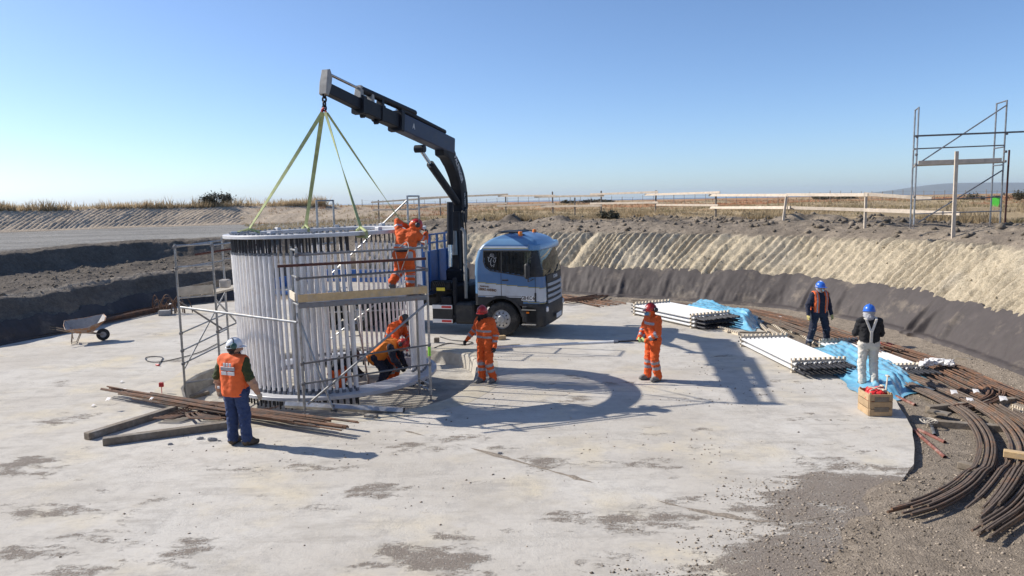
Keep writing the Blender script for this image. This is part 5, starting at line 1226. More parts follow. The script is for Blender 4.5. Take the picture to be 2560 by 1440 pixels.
m3 = person('man in orange hooded suit with red helmet and respirator, gripping the end of a bolt', (g3.x, g3.y, 0), R(203),
       dict(lelb=(.06, .29, 1.12), lwri=(.27, .13, .96), relb=(.08, -.29, 1.13), rwri=(.33, -.06, .96), lank=(-.06, .12, .09), ltoe=(.1, .15, .05), rank=(.05, -.13, .09), rtoe=(.21, -.16, .05), chest=(.01, 0, 1.27), head=(.06, 0, 1.6), neck=(.02, 0, 1.46)),
       dict(ORS, hood='orange_cloth', helmet='helmet_red', badge=1, muffs='helmet_dark', mask='respirator', resp=1, hand='glove_green', curl=1.1, stripes={'torso': [(.34, .39)], 'fore': [(.1, .3), (.5, .72)], 'calf': [(.08, .24), (.4, .58)]}), face=.05, nod=.08, hands=dict(l=(.5, -.85, -.1), r=(.6, .8, -.1)), seed=3)
g4 = G(2045, 868, -.1)
person('man in navy overalls, open orange vest and blue helmet, facing the camera', (g4.x, g4.y, gz(g4.x, g4.y) + .0), R(-80),
       dict(lhip=(0, .11, .93), lknee=(.04, .2, .5), lank=(-.02, .27, .09), ltoe=(.13, .33, .05), rhip=(0, -.11, .93), rknee=(.03, -.19, .5), rank=(-.02, -.27, .09), rtoe=(.13, -.33, .05), lelb=(-.03, .3, 1.13), lwri=(.06, .33, .88), relb=(-.03, -.31, 1.14), rwri=(.04, -.34, .89)),
       dict(top='navy_cloth', bottom='navy_cloth', boot='boot', fore='navy_cloth', hood='grey_cloth', helmet='helmet_blue', mask='mask_blue', hand='glove_yellow', bulk=1.12, curl=.6, stripes={'calf': [(.7, .82)]},
            vest=dict(m='orange_vest', z0=-.12, z1=.6, half=.205, open=.085, verts=[(.125, .16)])), face=R(18), scale=1.03, seed=4)
g5 = G(2168, 966)
person('person in white bib overalls, black top and blue helmet, back turned, beside the crate', (g5.x, g5.y, 0), R(80),
       dict(lelb=(.06, .26, 1.14), lwri=(.27, .14, 1.12), relb=(.06, -.26, 1.14), rwri=(.27, -.14, 1.12), lank=(-.0, .1, .09), ltoe=(.15, .12, .05), rank=(-.06, -.12, .09), rtoe=(.09, -.16, .05), head=(.05, 0, 1.6)),
       dict(top='black_cloth', bottom='white_cloth', boot='boot', hood='grey_cloth', helmet='helmet_blue', drape='grey_cloth', hand='glove_dark', bulk=1.06), face=R(-18), nod=.15, seed=5)
wb = bpy.data.objects[-1] if False else None
wp = [o_ for o_ in COL.objects if o_.name.startswith('person')][-1]
# braces of the white overalls
mb = MB()
for s_ in (-1, 1): mb.beam((-.165, .005 * s_, 1.2), (-.12, .1 * s_, 1.46), .05, .012, up=(-1, 0, .2)); mb.beam((-.12, .1 * s_, 1.46), (.0, .12 * s_, 1.5), .05, .012, up=(-.4, 0, 1))
mb.beam((-.162, 0, .98), (-.172, 0, 1.22), .06, .012, up=(-1, 0, 0)); mb.build('braces', 'white_cloth', wp)
wz = MB(); n_ = 20
# climber on the front scaffold
person('man in orange suit climbing on the front scaffold, one boot lifted, reaching over the ring', (-2.22, 15.3, 2.17), R(72),
       dict(pelvis=(.02, .0, .84), chest=(.1, -.02, 1.1), neck=(.16, -.07, 1.27), head=(.24, -.17, 1.36), lhip=(.02, .1, .82), lknee=(.16, .18, .48), lank=(-.1, .22, .26), ltoe=(-.02, .26, .14), rhip=(.02, -.1, .82), rknee=(.05, -.11, .44), rank=(0, -.11, .09), rtoe=(.15, -.14, .05),
            lsh=(.12, .14, 1.24), lelb=(.2, .2, 1.46), lwri=(.42, .08, 1.34), rsh=(.16, -.22, 1.2), relb=(.3, -.32, 1.08), rwri=(.45, -.3, 1.2)),
       dict(ORS, hood='orange_cloth', helmet='helmet_red', muffs='helmet_dark', hand='glove_dark', stripes={'torso': [(.1, .15)], 'calf': [(.1, .24), (.42, .58)], 'arm': [(.55, .72)]}), face=R(-40), nod=.5, scale=1.04, seed=6)
cl = [o_ for o_ in COL.objects if o_.name.startswith('person')][-1]
mb = MB(); mb.tube(spline([(-.17, .1, .92), (-.2, .02, .6), (-.14, .04, .46), (-.2, -.12, .75), (-.17, -.2, .98), (-.08, -.12, 1.12), (-.16, .02, 1.02)], 5), .009, 6); mb.build('safety_rope', 'rope', cl)
mb = MB(); mb.tube([(.02 + .16 * math.cos(t), .175 * math.sin(t), .94) for t in np.linspace(0, 6.28, 16)], .025, 6, cap=False); mb.build('harness_belt', 'hose_black', cl)
mb = MB(); mb.box((-.1, -.2, .84), (.09, .1, .16), ch=.02); mb.build('tool_pouch', 'grey_cloth', cl)
# two bending workers inside the cage
person('man in amber vest and navy trousers bending right inside the cage, red helmet with muffs', (-3.2, 17.5, -.37), R(-8),
       dict(pelvis=(-.06, 0, .77), chest=(.2, 0, .99), neck=(.38, 0, 1.05), head=(.53, 0, 1.02), lhip=(-.06, .1, .75), rhip=(-.06, -.1, .75), lknee=(.16, .13, .46), rknee=(.14, -.13, .46), lank=(-.06, .13, .09), rank=(.06, -.13, .09), ltoe=(.1, .15, .05), rtoe=(.22, -.15, .05),
            lsh=(.32, .19, 1.01), rsh=(.32, -.19, 1.01), lelb=(.42, .22, .75), relb=(.4, -.22, .73), lwri=(.54, .1, .56), rwri=(.52, -.1, .52)),
       dict(top='orange_amber', sleeve='navy_cloth', bottom='navy_cloth', hood='orange_cloth', helmet='helmet_red', muffs='helmet_dark', hand='glove_dark', bulk=1.18, vest=dict(m='orange_amber', z0=-.18, z1=.6, long=1, half=.23, print=[(-.13, .13, .0, .1, 'reflective')])), nod=.9, scale=1.07, seed=7)
person('man in orange hooded suit and dark helmet bending inside the cage, behind the amber vest', (-3.0, 18.1, -.37), R(-20),
       dict(pelvis=(-.05, 0, .93), chest=(.1, 0, 1.24), neck=(.22, 0, 1.38), head=(.34, 0, 1.44), lhip=(-.05, .1, .9), rhip=(-.05, -.1, .9), lknee=(.06, .12, .48), rknee=(.05, -.12, .48), lsh=(.16, .19, 1.33), rsh=(.16, -.19, 1.33), lelb=(.24, .25, 1.08), relb=(.26, -.25, 1.06), lwri=(.42, .12, .98), rwri=(.42, -.1, .92)),
       dict(ORS, hood='orange_cloth', helmet='helmet_dark', hand='glove_dark'), nod=.7, scale=1.1, seed=8)
person('crouching worker with orange trousers and black jacket, behind the front bars of the cage', (-4.2, 17.45, -.37), R(10),
       dict(pelvis=(-.12, 0, .46), chest=(.08, 0, .72), neck=(.24, 0, .82), head=(.36, 0, .84), lhip=(-.12, .12, .44), rhip=(-.12, -.12, .44), lknee=(.26, .2, .5), rknee=(.24, -.2, .46), lank=(.05, .18, .09), rank=(.0, -.18, .09), ltoe=(.2, .2, .05), rtoe=(.16, -.2, .05),
            lsh=(.16, .19, .78), rsh=(.16, -.19, .78), lelb=(.36, .25, .58), relb=(.36, -.26, .56), lwri=(.52, .1, .42), rwri=(.5, -.12, .4)),
       dict(top='black_cloth', bottom='orange_cloth', hood='black_cloth', hand='glove_dark', helmet='helmet_dark'), nod=.8, seed=9)
# driver
dp_ = TM @ Vector((.12, .62, 1.0))
person('driver in dark clothes with a dark helmet sitting in the truck cab', (dp_.x, dp_.y, 1.0), TROT,
       dict(pelvis=(-.02, 0, 1.0), chest=(-.06, 0, 1.25), neck=(-.05, 0, 1.38), head=(0, 0, 1.47), lhip=(0, .1, .98), rhip=(0, -.1, .98), lknee=(.42, .14, 1.0), rknee=(.42, -.14, 1.0), lank=(.5, .14, .66), rank=(.5, -.14, .66), ltoe=(.62, .14, .62), rtoe=(.62, -.14, .62), lsh=(-.05, .19, 1.31), rsh=(-.05, -.19, 1.31), lelb=(.1, .26, 1.12), relb=(.12, -.26, 1.12), lwri=(.4, .18, 1.1), rwri=(.4, -.18, 1.1)),
       dict(top='navy_cloth', bottom='navy_cloth', helmet='helmet_dark', hair=1, hand='skin'), seed=10, scale=.98)
# the bolt carried between the two men
pa = AT(1236, 869, 16.75); pb = Vector((g3.x - .3, g3.y - .18, .955)); dd = (pb - pa).normalized()
bo = thing('carried_bolt', 'long white sleeved bolt with a dark threaded end held level by two orange suited men', 'bolt', (pa.x, pa.y, pa.z))
mb = MB(); mb.tube([pa - dd * .3, pb + dd * .35], .02, 8); mb.build('rod', 'rod', bo, world=True)
mb = MB(); mb.tube([pa, pa.lerp(pb, .82)], .033, 10); mb.build('sleeve', 'sleeve_new', bo, world=True)
mb = MB(); mb.tube([pa.lerp(pb, .82), pa.lerp(pb, .85)], .042, 8); mb.build('collar', 'nut', bo, world=True)
# ================================================================ materials lying about
def comb_mesh(L=1.25, n=11, h=.1, w=.07):
    poly = [(0, 0), (L, 0)]; p = L / n
    for k in range(n, 0, -1): x1 = k * p; poly += [(x1, h), (x1 - p * .42, h), (x1 - p * .42, h * .45), (x1 - p, h * .45)]
    poly.append((0, h)); q = []
    for v in poly:
        if not q or (abs(v[0] - q[-1][0]) + abs(v[1] - q[-1][1])) > 1e-6: q.append(v)
    mb = MB(); mb.prism(q, (-L / 2, -w / 2, 0), (1, 0, 0), (0, 0, 1), (0, 1, 0), w); return mb.mesh('comb', ['timber_pale'], smooth=False)
COMB = comb_mesh()
def bolt_parts(L=3.35, thr=.5):
    mb = MB(); mb.tube([(-.16, 0, 0), (L + thr, 0, 0)], .02, 7); a = mb.mesh('rod', ['rod']); mb = MB(); mb.tube([(0, 0, 0), (L, 0, 0)], .036, 10); b = mb.mesh('sleeve', ['sleeve_new'])
    mb = MB(); mb.tube([(L, 0, 0), (L + .09, 0, 0)], .042, 8); c = mb.mesh('cap', ['rod']); mb = MB(); mb.tube([(L + .1, 0, 0), (L + thr - .02, 0, 0)], .029, 8); d = mb.mesh('thread_cover', ['rod']); return a, b, c, d
BR, BS, BC, BT = bolt_parts()
def bolt_stack(label, far, u, across, n, layers, z0, sp=.118, lh=.12, L=3.35):
    """far: corner at the far end; bolts run along u, side by side along across"""
    far, u, across = Vector(far), Vector(u).normalized(), Vector(across).normalized(); an = math.atan2(u.y, u.x)
    root = thing('bolt_stack', label, 'bolts', (far.x, far.y, z0), an)
    ay = 1 if Vector((-u.y, u.x, 0)).dot(across) > 0 else -1
    for l in range(layers):
        for k in range(n):
            o = obj('anchor_bolt', BR, root); o.location = (random.uniform(-.05, .05), ay * (k + .5) * sp, .095 + l * lh)
            obj('sleeve', BS, o); obj('end_collar', BC, o); obj('thread_cover', BT, o)
        for x in (.12, L - .12):
            c = obj('spacer_comb', COMB, root); c.location = (x, ay * n * sp / 2, .005 + l * lh); c.rotation_euler.z = R(90); c.scale.x = n * sp / 1.25
    for x in (.12, L - .12):
        c = obj('spacer_comb', COMB, root); c.location = (x, ay * n * sp / 2, .005 + layers * lh); c.rotation_euler.z = R(90); c.scale.x = n * sp / 1.25
    return root
bolt_stack('stack of white sleeved bolts three layers high by the far blue tarp', (4.2, 25.9, 0), (.42, -.907, 0), (.907, .42, 0), 13, 3, .0)
bolt_stack('flat pallet of white sleeved bolts lying alone on the slab in full sun', (6.2, 20.1, 0), (.07, -1, 0), (1, .07, 0), 11, 2, .0)
bolt_stack('row of white sleeved bolts half covered by the near blue tarp', (8.35, 20.1, 0), (.06, -1, 0), (1, .06, 0), 9, 1, gz(8.6, 18.3) + .05)
def tarp(label, quad, hmax, nu, nv, seed, ribs, thick=.0):
    A, B, C, D = [Vector(q) for q in quad]; U, Vv = np.meshgrid(np.linspace(0, 1, nu), np.linspace(0, 1, nv))
    Pt = lambda i: np.array([A[i] * (1 - U) * (1 - Vv) + B[i] * U * 0 + 0 for _ in (0,)])[0]
    X = A.x * (1 - U) * (1 - Vv) + D.x * U * (1 - Vv) + C.x * U * Vv + B.x * (1 - U) * Vv; Y = A.y * (1 - U) * (1 - Vv) + D.y * U * (1 - Vv) + C.y * U * Vv + B.y * (1 - U) * Vv
    e = np.minimum(np.minimum(U, 1 - U) * 5, np.minimum(Vv, 1 - Vv) * 3.2); h = sstep(0, 1, e)
    rib = .02 * np.sin(Vv * ribs * 6.28) * h; n1 = fbm(U * 9 + Vv * 2, Vv * 6, 0, seed, 5); n2 = np.abs(fbm(U * 16 + Vv * 9, Vv * 5 - U * 6, 0, seed + 4, 4))
    bunch = sstep(.72, .95, U) * (vnoise(U * 14, Vv * 11, 0, seed + 7) - .3) * .22
    Z = h * hmax * (.85 + .3 * vnoise(U * 3, Vv * 3, 0, seed + 9)) + rib + n1 * .12 * (.3 + h) + n2 * .13 * (.35 + .65 * h) + bunch * h
    X = X + fbm(U * 6, Vv * 6, 0, seed + 11) * .35 * (1 - h * .5); Y = Y + fbm(U * 6, Vv * 6, 0, seed + 13) * .35 * (1 - h * .5)
    base = np.maximum(ground_at(X, Y), np.where(from_poly(outer, np.stack([X.ravel(), Y.ravel()], -1)).reshape(X.shape), .0, -1)); Z = np.maximum(Z, .012) + base + .01
    V = np.stack([X, Y, Z], -1).reshape(-1, 3); ii = np.arange(nu * nv).reshape(nv, nu); F = np.stack([ii[:-1, :-1], ii[:-1, 1:], ii[1:, 1:], ii[1:, :-1]], -1).reshape(-1, 4)
    return tag(obj('tarpaulin', npmesh('tarp', V, F, ['tarp'])), label, 'tarp')
tarp('crumpled light blue plastic tarp over the far bolt stack', [(*G(1668, 786)[:2], 0), (*G(1765, 760)[:2], 0), (*G(1908, 798)[:2], 0), (*G(1888, 832)[:2], 0)], .38, 90, 60, 31, 9)
tarp('long wrinkled light blue plastic tarp beside the white overalls person', [(*G(1990, 880)[:2], 0), (*G(2105, 842)[:2], 0), (*G(2368, 962)[:2], 0), (*G(2180, 1002)[:2], 0)], .22, 120, 60, 57, 11)

# ---- reinforcing bars
def bundle(label, path, n, spread, r, m, z=.05, layer=None, trim=.04, fan=(1, 1), name='rebar_bundle', seg=6, loc=None, jit=.012, skew=.03, group=None, sides=6, zoff=None):
    path = [Vector(p) for p in path]; sp = spline(path, seg) if len(path) > 2 else [path[0].lerp(path[1], k / 6) for k in range(7)]
    c = sp[len(sp) // 2]; root = thing(name, label, 'steel bars', (c.x, c.y, 0), 0, group); N = len(sp); per = layer or n
    tot = sum((sp[i + 1] - sp[i]).length for i in range(N - 1))
    for k in range(n):
        l = k // per; q = (k % per) / max(per - 1, 1) - .5; s0, s1 = int(random.uniform(0, trim) * N), N - int(random.uniform(0, trim) * N); pts = []
        ph = random.uniform(0, 6); skew0 = random.gauss(0, skew); skew1 = random.gauss(0, skew)
        for i in range(N):
            if i < s0 or i >= s1: continue
            t = i / (N - 1); tg = sp[min(i + 1, N - 1)] - sp[max(i - 1, 0)]; tg.z = 0; tg.normalize(); nn = Vector((-tg.y, tg.x, 0))
            f_ = fan[0] + (fan[1] - fan[0]) * t
            p = sp[i] + nn * (q * spread * f_ + skew0 * (1 - t) + skew1 * t + (l % 2) * r + jit * math.sin(ph + t * 5)) + Vector((0, 0, z + r + l * r * 1.9)); pts.append(p)
        if zoff is not None: pts = [p + Vector((0, 0, h_)) for p, h_ in zip(pts, lift(pts))]
        ext = random.uniform(-.12, .12); pts[0] = pts[0] + (pts[0] - pts[1]).normalized() * (ext + .1); 
        mb = MB(); mb.tube(pts, r * random.uniform(.94, 1.05), sides); mb.build('bar', m, root, world=True)
    return root
def lift(pts): return [.13 * float(sstep(-.6, .05, min(.772 * (p.x - 5.15) - .635 * (p.y - 9.78), 10.1 - p.y))) * (1 - float(sstep(1.5, 4.5, p.x - 5.3))) for p in pts]
def GP(lst, z=0.0): return [Vector((*G(a, b, z)[:2], z)) for a, b in lst]
# near right: big hoops of curved bar
zr = -.1
bundle('inner bundle of thick curved bars sweeping to the lower right corner', GP([(2236, 1330), (2330, 1300), (2416, 1245), (2462, 1172), (2462, 1110), (2420, 1052), (2350, 1010), (2285, 980), (2222, 955)], zr), 12, .24, .018, 'rebar_grey', .09, 6, .14, (1.1, .9), skew=.03, zoff=1)
bundle('outer bundle of thick curved bars at the right edge, ends nearest the camera', GP([(2425, 1352), (2488, 1285), (2535, 1205), (2545, 1140), (2508, 1080), (2436, 1030), (2340, 985), (2240, 950)], zr), 13, .26, .018, 'rebar_grey', .12, 6, .14, (1.1, .8), skew=.03, zoff=1)
bundle('curved bars at the extreme right edge, partly out of view', GP([(2455, 1375), (2540, 1312), (2598, 1225), (2612, 1150), (2575, 1085), (2490, 1030)], zr), 11, .22, .018, 'rebar_grey', .1, 5, .1, (1, 1), skew=.03, zoff=1)
bundle('short curved rusty bars between the two large hoops', GP([(2448, 1335), (2478, 1262), (2494, 1190), (2490, 1135)], zr), 5, .2, .019, 'rebar', .06, 5, .1)
bundle('rusty hooked bars curling over behind the large hoops', GP([(2165, 862), (2290, 902), (2400, 940), (2470, 978), (2485, 1002), (2450, 1024), (2390, 1036)], zr), 12, .4, .018, 'rebar', .1, 6, .15, (1.2, .5), skew=.05)
bundle('long rusty bars running from the blue tarp to the right hooks', GP([(2190, 878), (2300, 925), (2420, 985), (2520, 1022)], zr), 10, .45, .018, 'rebar', .06, 5, .2, skew=.1)
bundle('straight rusty bars reaching the right edge below the dark sheet', GP([(2440, 962), (2600, 1030)], zr), 8, .3, .018, 'rebar', .12, 4, .1)
bundle('fan of long thin bars curving along the foot of the dark sheet', GP([(1590, 758), (1720, 766), (1850, 782), (1960, 812), (2060, 848), (2130, 870)], -.05), 20, 1.0, .016, 'rebar_grey', .08, 10, .2, (.7, 1.0), skew=.12)
bundle('rusty bars against the dark sheet behind the navy man', GP([(1880, 786), (2000, 815), (2110, 850), (2230, 890)], -.02), 10, .5, .017, 'rebar', .1, 5, .1)
bundle('heap of rusty bars beyond the front of the truck', GP([(1380, 740), (1530, 768)], -.05), 16, .9, .02, 'rebar', .04, 6, .15, (.8, 1.4), jit=.05)
bundle('second heap of rusty bars beyond the truck nose, lying crosswise', GP([(1400, 765), (1525, 748)], -.05), 9, .7, .02, 'rebar', .16, 5, .2, jit=.06)
# left foreground
bundle('long bundle of straight rusty bars behind the man in jeans', [(-8.77, 15.87, 0), (-5.8, 14.27, 0), (-2.95, 12.85, 0)], 30, .3, .015, 'rebar', .13, 12, .2, (.7, 1.5), jit=.004, skew=.075)
bundle('thin rusty bars along the shaded foot of the left wall', [(-17.0, 21.2, 0), (-14.75, 25.3, 0)], 8, .9, .02, 'rebar_grey', .02, 5, .15, jit=.06)
bundle('dark pile of bars in the shade behind the wheelbarrow', [(-14.9, 25.7, 0), (-14.0, 29.6, 0)], 22, .8, .022, 'rebar', .04, 6, .12, jit=.05)
# bent stirrups
st = thing('stirrup_pile', 'pile of nested bent rusty stirrups in front of the long bar bundle', 'steel bars', (-6.2, 13.9, 0))
for k in range(16):
    o_ = Vector((-.012 * k, -.036 * k, .03 + .004 * k)); b0 = Vector((-6.75, 14.36, 0)) + o_ + Vector((random.uniform(-.03, .03), 0, 0))
    P = [b0, b0 + Vector((.42, -.06, 0)), b0 + Vector((.56, .16, .02)), b0 + Vector((.74, -.1, .02)), b0 + Vector((1.35, -.16, 0))]
    mb = MB(); mb.tube([P[0], P[1].lerp(P[0], .06), P[1].lerp(P[2], .06), P[2].lerp(P[1], .08), P[2].lerp(P[3], .08), P[3].lerp(P[2], .06), P[3].lerp(P[4], .06), P[4]], .012, 6); mb.build('bar', 'rebar', st, world=True)
st = thing('stirrup_pile', 'thin bent bars standing over the nested stirrups like a low gable', 'steel bars', (-6.0, 14.1, 0))
for k in range(4):
    o_ = Vector((.09 * k, .05 * k, 0)); mb = MB(); mb.tube([Vector((-6.9, 14.1, .02)) + o_, Vector((-6.35, 14.4, .2)) + o_, Vector((-5.85, 14.22, .22)) + o_, Vector((-5.55, 13.75, .03)) + o_, Vector((-4.95, 14.25, .12)) + o_], .011, 6); mb.build('bar', 'rebar', st, world=True)
# hoops standing in the shade
ho_ = thing('hoop_tangle', 'tangle of rusty hoops standing in the shade left of the platform', 'steel bars', (*G(412, 788)[:2], 0)); hx = ho_.location
for k in range(11):
    a = random.uniform(-.5, .5); w_ = random.uniform(.3, .55); hh = random.uniform(.45, .75); c_ = Vector((hx.x + (k - 5) * .11, hx.y + .4 + random.uniform(-.2, .2), 0)); ax_ = Vector((math.cos(a), math.sin(a), 0))
    mb = MB(); mb.tube([c_ + ax_ * w_ * math.cos(t) * .7 + Vector((0, random.uniform(-.01, .01), .02 + hh * max(math.sin(t), 0))) for t in np.linspace(0, math.pi, 12)], .018, 6); mb.build('hoop', 'rebar', ho_, world=True)
# ---- timbers: (px a, px b, width, height, z, material, label)
def timber(a, b, w, h, z, m, label, name='timber', cat='timber', za=None):
    A, B = G(*a, z), G(*b, z if za is None else za); A.z = z + h / 2; B.z = (z if za is None else za) + h / 2
    mb = MB(); mb.beam(A, B, w, h, ch=.008); return tag(mb.build(name, m), label, cat)
timber((217, 1100), (440, 1030), .15, .13, .0, 'timber_old', 'weathered square beam, the leftmost under the rusty bars')
timber((258, 1113), (600, 1066), .15, .13, .0, 'timber_old', 'weathered square beam lying nearest, running to the man in jeans')
timber((2318, 1065), (2640, 1090), .12, .12, -.1, 'timber_old', 'grey beam under the curved bars with rope tied at its left end')
timber((2318, 1033), (2640, 1000), .13, .14, -.1, 'timber_old', 'thick brown beam lying under the rusty hooked bars')
timber((2508, 1140), (2640, 1160), .13, .1, .12, 'timber_new', 'pale beam end resting on the curved bars at right edge')
timber((2396, 1168), (2446, 1180), .12, .1, -.09, 'timber_old', 'short grey block left of the curved bars')
timber((2285, 1262), (2420, 1322), .2, .06, -.08, 'timber_old', 'flat plank under the near ends of the inner curved bars')
timber((2322, 1030), (2375, 1040), .2, .05, -.02, 'timber_old', 'short board stacked on the thick brown beam')
timber((1818, 832), (1918, 834), .12, .05, .0, 'timber_old', 'flat grey plank on the slab edge beside the far tarp')
timber((2388, 900), (2432, 908), .16, .1, .0, 'timber_old', 'loose timber block below the dark sheet beside the white rag')
timber((912, 1044), (944, 1046), .1, .07, .0, 'timber_old', 'small wood block on the slab in front of the cage')
timber((1243, 850), (1263, 848), .16, .12, .0, 'timber_new', 'wooden chock in front of the truck wheel')
timber((1246, 868), (1300, 864), .12, .04, .0, 'timber_old', 'thin board on the slab right of the chock')
timber((1086, 856), (1098, 856), .12, .14, .0, 'timber_old', 'dark block beside the front scaffold foot, near the tool box')
timber((466, 1000), (520, 985), .14, .08, -.37, 'timber_old', 'board lying on the recess floor behind the man in jeans')
timber((2345, 872), (2440, 905), .03, .03, .02, 'timber_pale', 'thin pale stick leaning by the loose timber block')
# combs strewn about
def comb(a, b, z, label, tilt=0.0, L=None):
    A, B = G(*a, z), G(*b, z); d = B - A; o = obj('spacer_comb', COMB); o.location = ((A.x + B.x) / 2, (A.y + B.y) / 2, z); o.rotation_euler = (tilt, 0, math.atan2(d.y, d.x)); o.scale.x = d.length / 1.25
    return tag(o, label, 'spacer comb', 'notched wooden spacer combs lying loose')
comb((1796, 822), (1848, 838), .0, 'notched pale comb on the slab right of the black bolt threads', .2)
comb((1896, 802), (1925, 832), -.03, 'notched pale comb standing by the crumpled end of the far tarp', 1.2)
comb((1921, 828), (1962, 850), -.05, 'notched pale comb lying right of the flat grey plank', .3)
comb((1935, 812), (1975, 840), -.05, 'notched pale comb, middle one of the loose group by the thin bars', 1.0)
comb((1952, 808), (1988, 832), -.03, 'notched pale comb on top of the thin bars, rightmost of its group', 1.3)
comb((1996, 832), (2040, 862), -.05, 'notched pale comb behind the boots of the navy man', .9)
comb((1588, 764), (1652, 762), .06, 'notched pale comb on the far bars behind the respirator man')
for k in range(3): comb((2530, 1022 + k * 9), (2600, 1048 + k * 9), -.08, ('pale notched comb at the right edge, farthest of three', 'pale notched comb at the right edge, middle of three', 'pale notched comb at the right edge, nearest of three')[k])
# red pipes and marker
def pipe(a, b, r, m, label, z=-.1, z2=None, name='pipe', cat='pipe'):
    A, B = G(*a, z), G(*b, z if z2 is None else z2); A.z = z + r; B.z = (z if z2 is None else z2) + r; n_ = 12; d = (B - A).normalized(); mb = MB()
    mb.tube([A, B], r, n_, cap=False); mb.tube([B, A], r * .8, n_, cap=False); return tag(mb.build(name, m), label, cat)
pipe((2282, 1078), (2362, 1148), .03, 'red_pipe', 'reddish pipe on the gravel, the longer and nearer one')
pipe((2296, 1078), (2362, 1110), .03, 'red_pipe', 'reddish pipe on the gravel, crossing behind the longer one')
pipe((2240, 994), (2288, 1016), .03, 'red_pipe', 'pale red pipe lying between crate and curved bars')
pipe((2325, 1055), (2336, 1092), .03, 'galv', 'grey pipe stub with rope on the gravel')
mb = MB(); p = G(2322, 1058, 0); 
pts = [p + Vector((.12 * math.cos(t * 1.7) * (1 + .3 * math.sin(t * 3)), .1 * math.sin(t * 1.7), .02 + .05 * math.sin(t * 2.3) ** 2)) for t in np.linspace(0, 12, 60)]; mb.tube(pts, .009, 5); tag(mb.build('rope_knot', 'rope'), 'tangled pale rope knotted on the grey beam end', 'rope')
# galvanised box section in front of the cage
A, B = G(716, 1018, .04), G(1010, 1034, .0); mb = MB(); mb.tube([A + Vector((0, 0, .06)), B + Vector((0, 0, .05))], .075, 6, cap=False); mb.tube([B + Vector((0, 0, .05)), A + Vector((0, 0, .06))], .055, 6, cap=False)
tag(mb.build('steel_profile', 'galv'), 'bright folded steel profile lying along the front of the recess', 'steel profile')
# crate
c0_ = G(2172, 1041); cr = thing('crate', 'small wooden crate with dark recessed panels, full of red bags', 'crate', (c0_.x, c0_.y, 0), R(-3))
W_, D_, H_ = .42, .5, .42
for y in (0, D_):
    for k in range(3): mb = MB(); mb.box((W_ / 2, y, .07 + k * .14), (W_, .022, .125), ch=.004); mb.build('slat', 'crate_wood', cr)
    for k in range(2): mb = MB(); mb.box((W_ / 2 + .01, y + (-.016 if y == 0 else .016), .13 + k * .19), (W_ * .62, .012, .085), ch=.003); mb.build('recessed_panel', 'timber_old', cr)
for x in (0, W_):
    for k in range(3): mb = MB(); mb.box((x, D_ / 2, .07 + k * .14), (.022, D_ - .03, .125), ch=.004); mb.build('slat', 'crate_wood', cr)
    for y in (0, D_): mb = MB(); mb.box((x + (.024 if x == 0 else -.024), y + (.025 if y == 0 else -.025), .22), (.035, .035, .44), ch=.004); mb.build('corner_post', 'crate_wood', cr)
for (x, y, z, n_) in ((.2, .2, .32, 1), (.26, .38, .33, 2)):
    V, Q = None, None
    me = field_mesh('bag', [(np.array([x - .1, y - .06, z]), np.array([x + .12, y + .08, z + .03]), .1, .09, 'b'), (np.array([x + .05, y - .1, z + .02]), np.array([x - .06, y + .12, z]), .09, .1, 'b')], .016, .03, None, lambda z_, t, fc: np.array(['bag_red'] * len(t), dtype=object), .06, seed=n_); o = obj('red_bag', me); o.parent = None
    o.location = cr.location; o.rotation_euler = cr.rotation_euler; tag(o, 'crumpled red bag in the crate, ' + ('nearer one' if n_ == 1 else 'farther one'), 'bag')
for k, (a, b) in enumerate((((.05, .1, .46), (.35, .3, .5)), ((.34, .12, .42), (.5, .42, .66)), ((.1, .3, .48), (.3, .12, .47)))):
    mb = MB(); mb.tube([a, b], .014, 6); mb.box(Vector(b), (.05, .1, .03), ch=.006); o = mb.build('hand_tool', 'timber_pale'); o.location = cr.location; o.rotation_euler = cr.rotation_euler
    tag(o, ('pale handled tool lying flat on the red bags', 'pale handled tool sticking out of the crate at right', 'pale handled tool crossing the others in the crate')[k], 'tool')
# red sack behind the bars, white rag, blue cloth
def lump(label, cat, name, p, size, m, seed, flat=1.0, wr=.07):
    me = field_mesh(name, [(np.array([-size, -.3 * size, .1 * flat]), np.array([size * .8, .3 * size, .08 * flat]), size * .42 * flat, size * .36 * flat, 'b'), (np.array([-.3 * size, .4 * size, .06]), np.array([.4 * size, -.5 * size, .06]), size * .35 * flat, size * .4 * flat, 'b')], .018, .05, None, lambda z_, t, fc: np.array([m] * len(t), dtype=object), wr, cut=lambda P: -P[..., 2], seed=seed)
    o = obj(name, me); o.location = p; return tag(o, label, cat)
q = G(2208, 868, 0); lump('red sack lying among the bars right of the white overalls', 'bag', 'sack', (q.x, q.y, gz(q.x, q.y)), .28, 'bag_red', 3)
q = G(2345, 912, .1); lump('white rag thrown over the rusty bars', 'rag', 'rag', (q.x, q.y, .1), .42, 'tag_white', 5, .45, .09)
q = G(2112, 852, 0); lump('dark blue cloth heap beside the navy man', 'cloth', 'cloth_heap', (q.x, q.y, gz(q.x, q.y)), .18, 'navy_cloth', 7, .8)
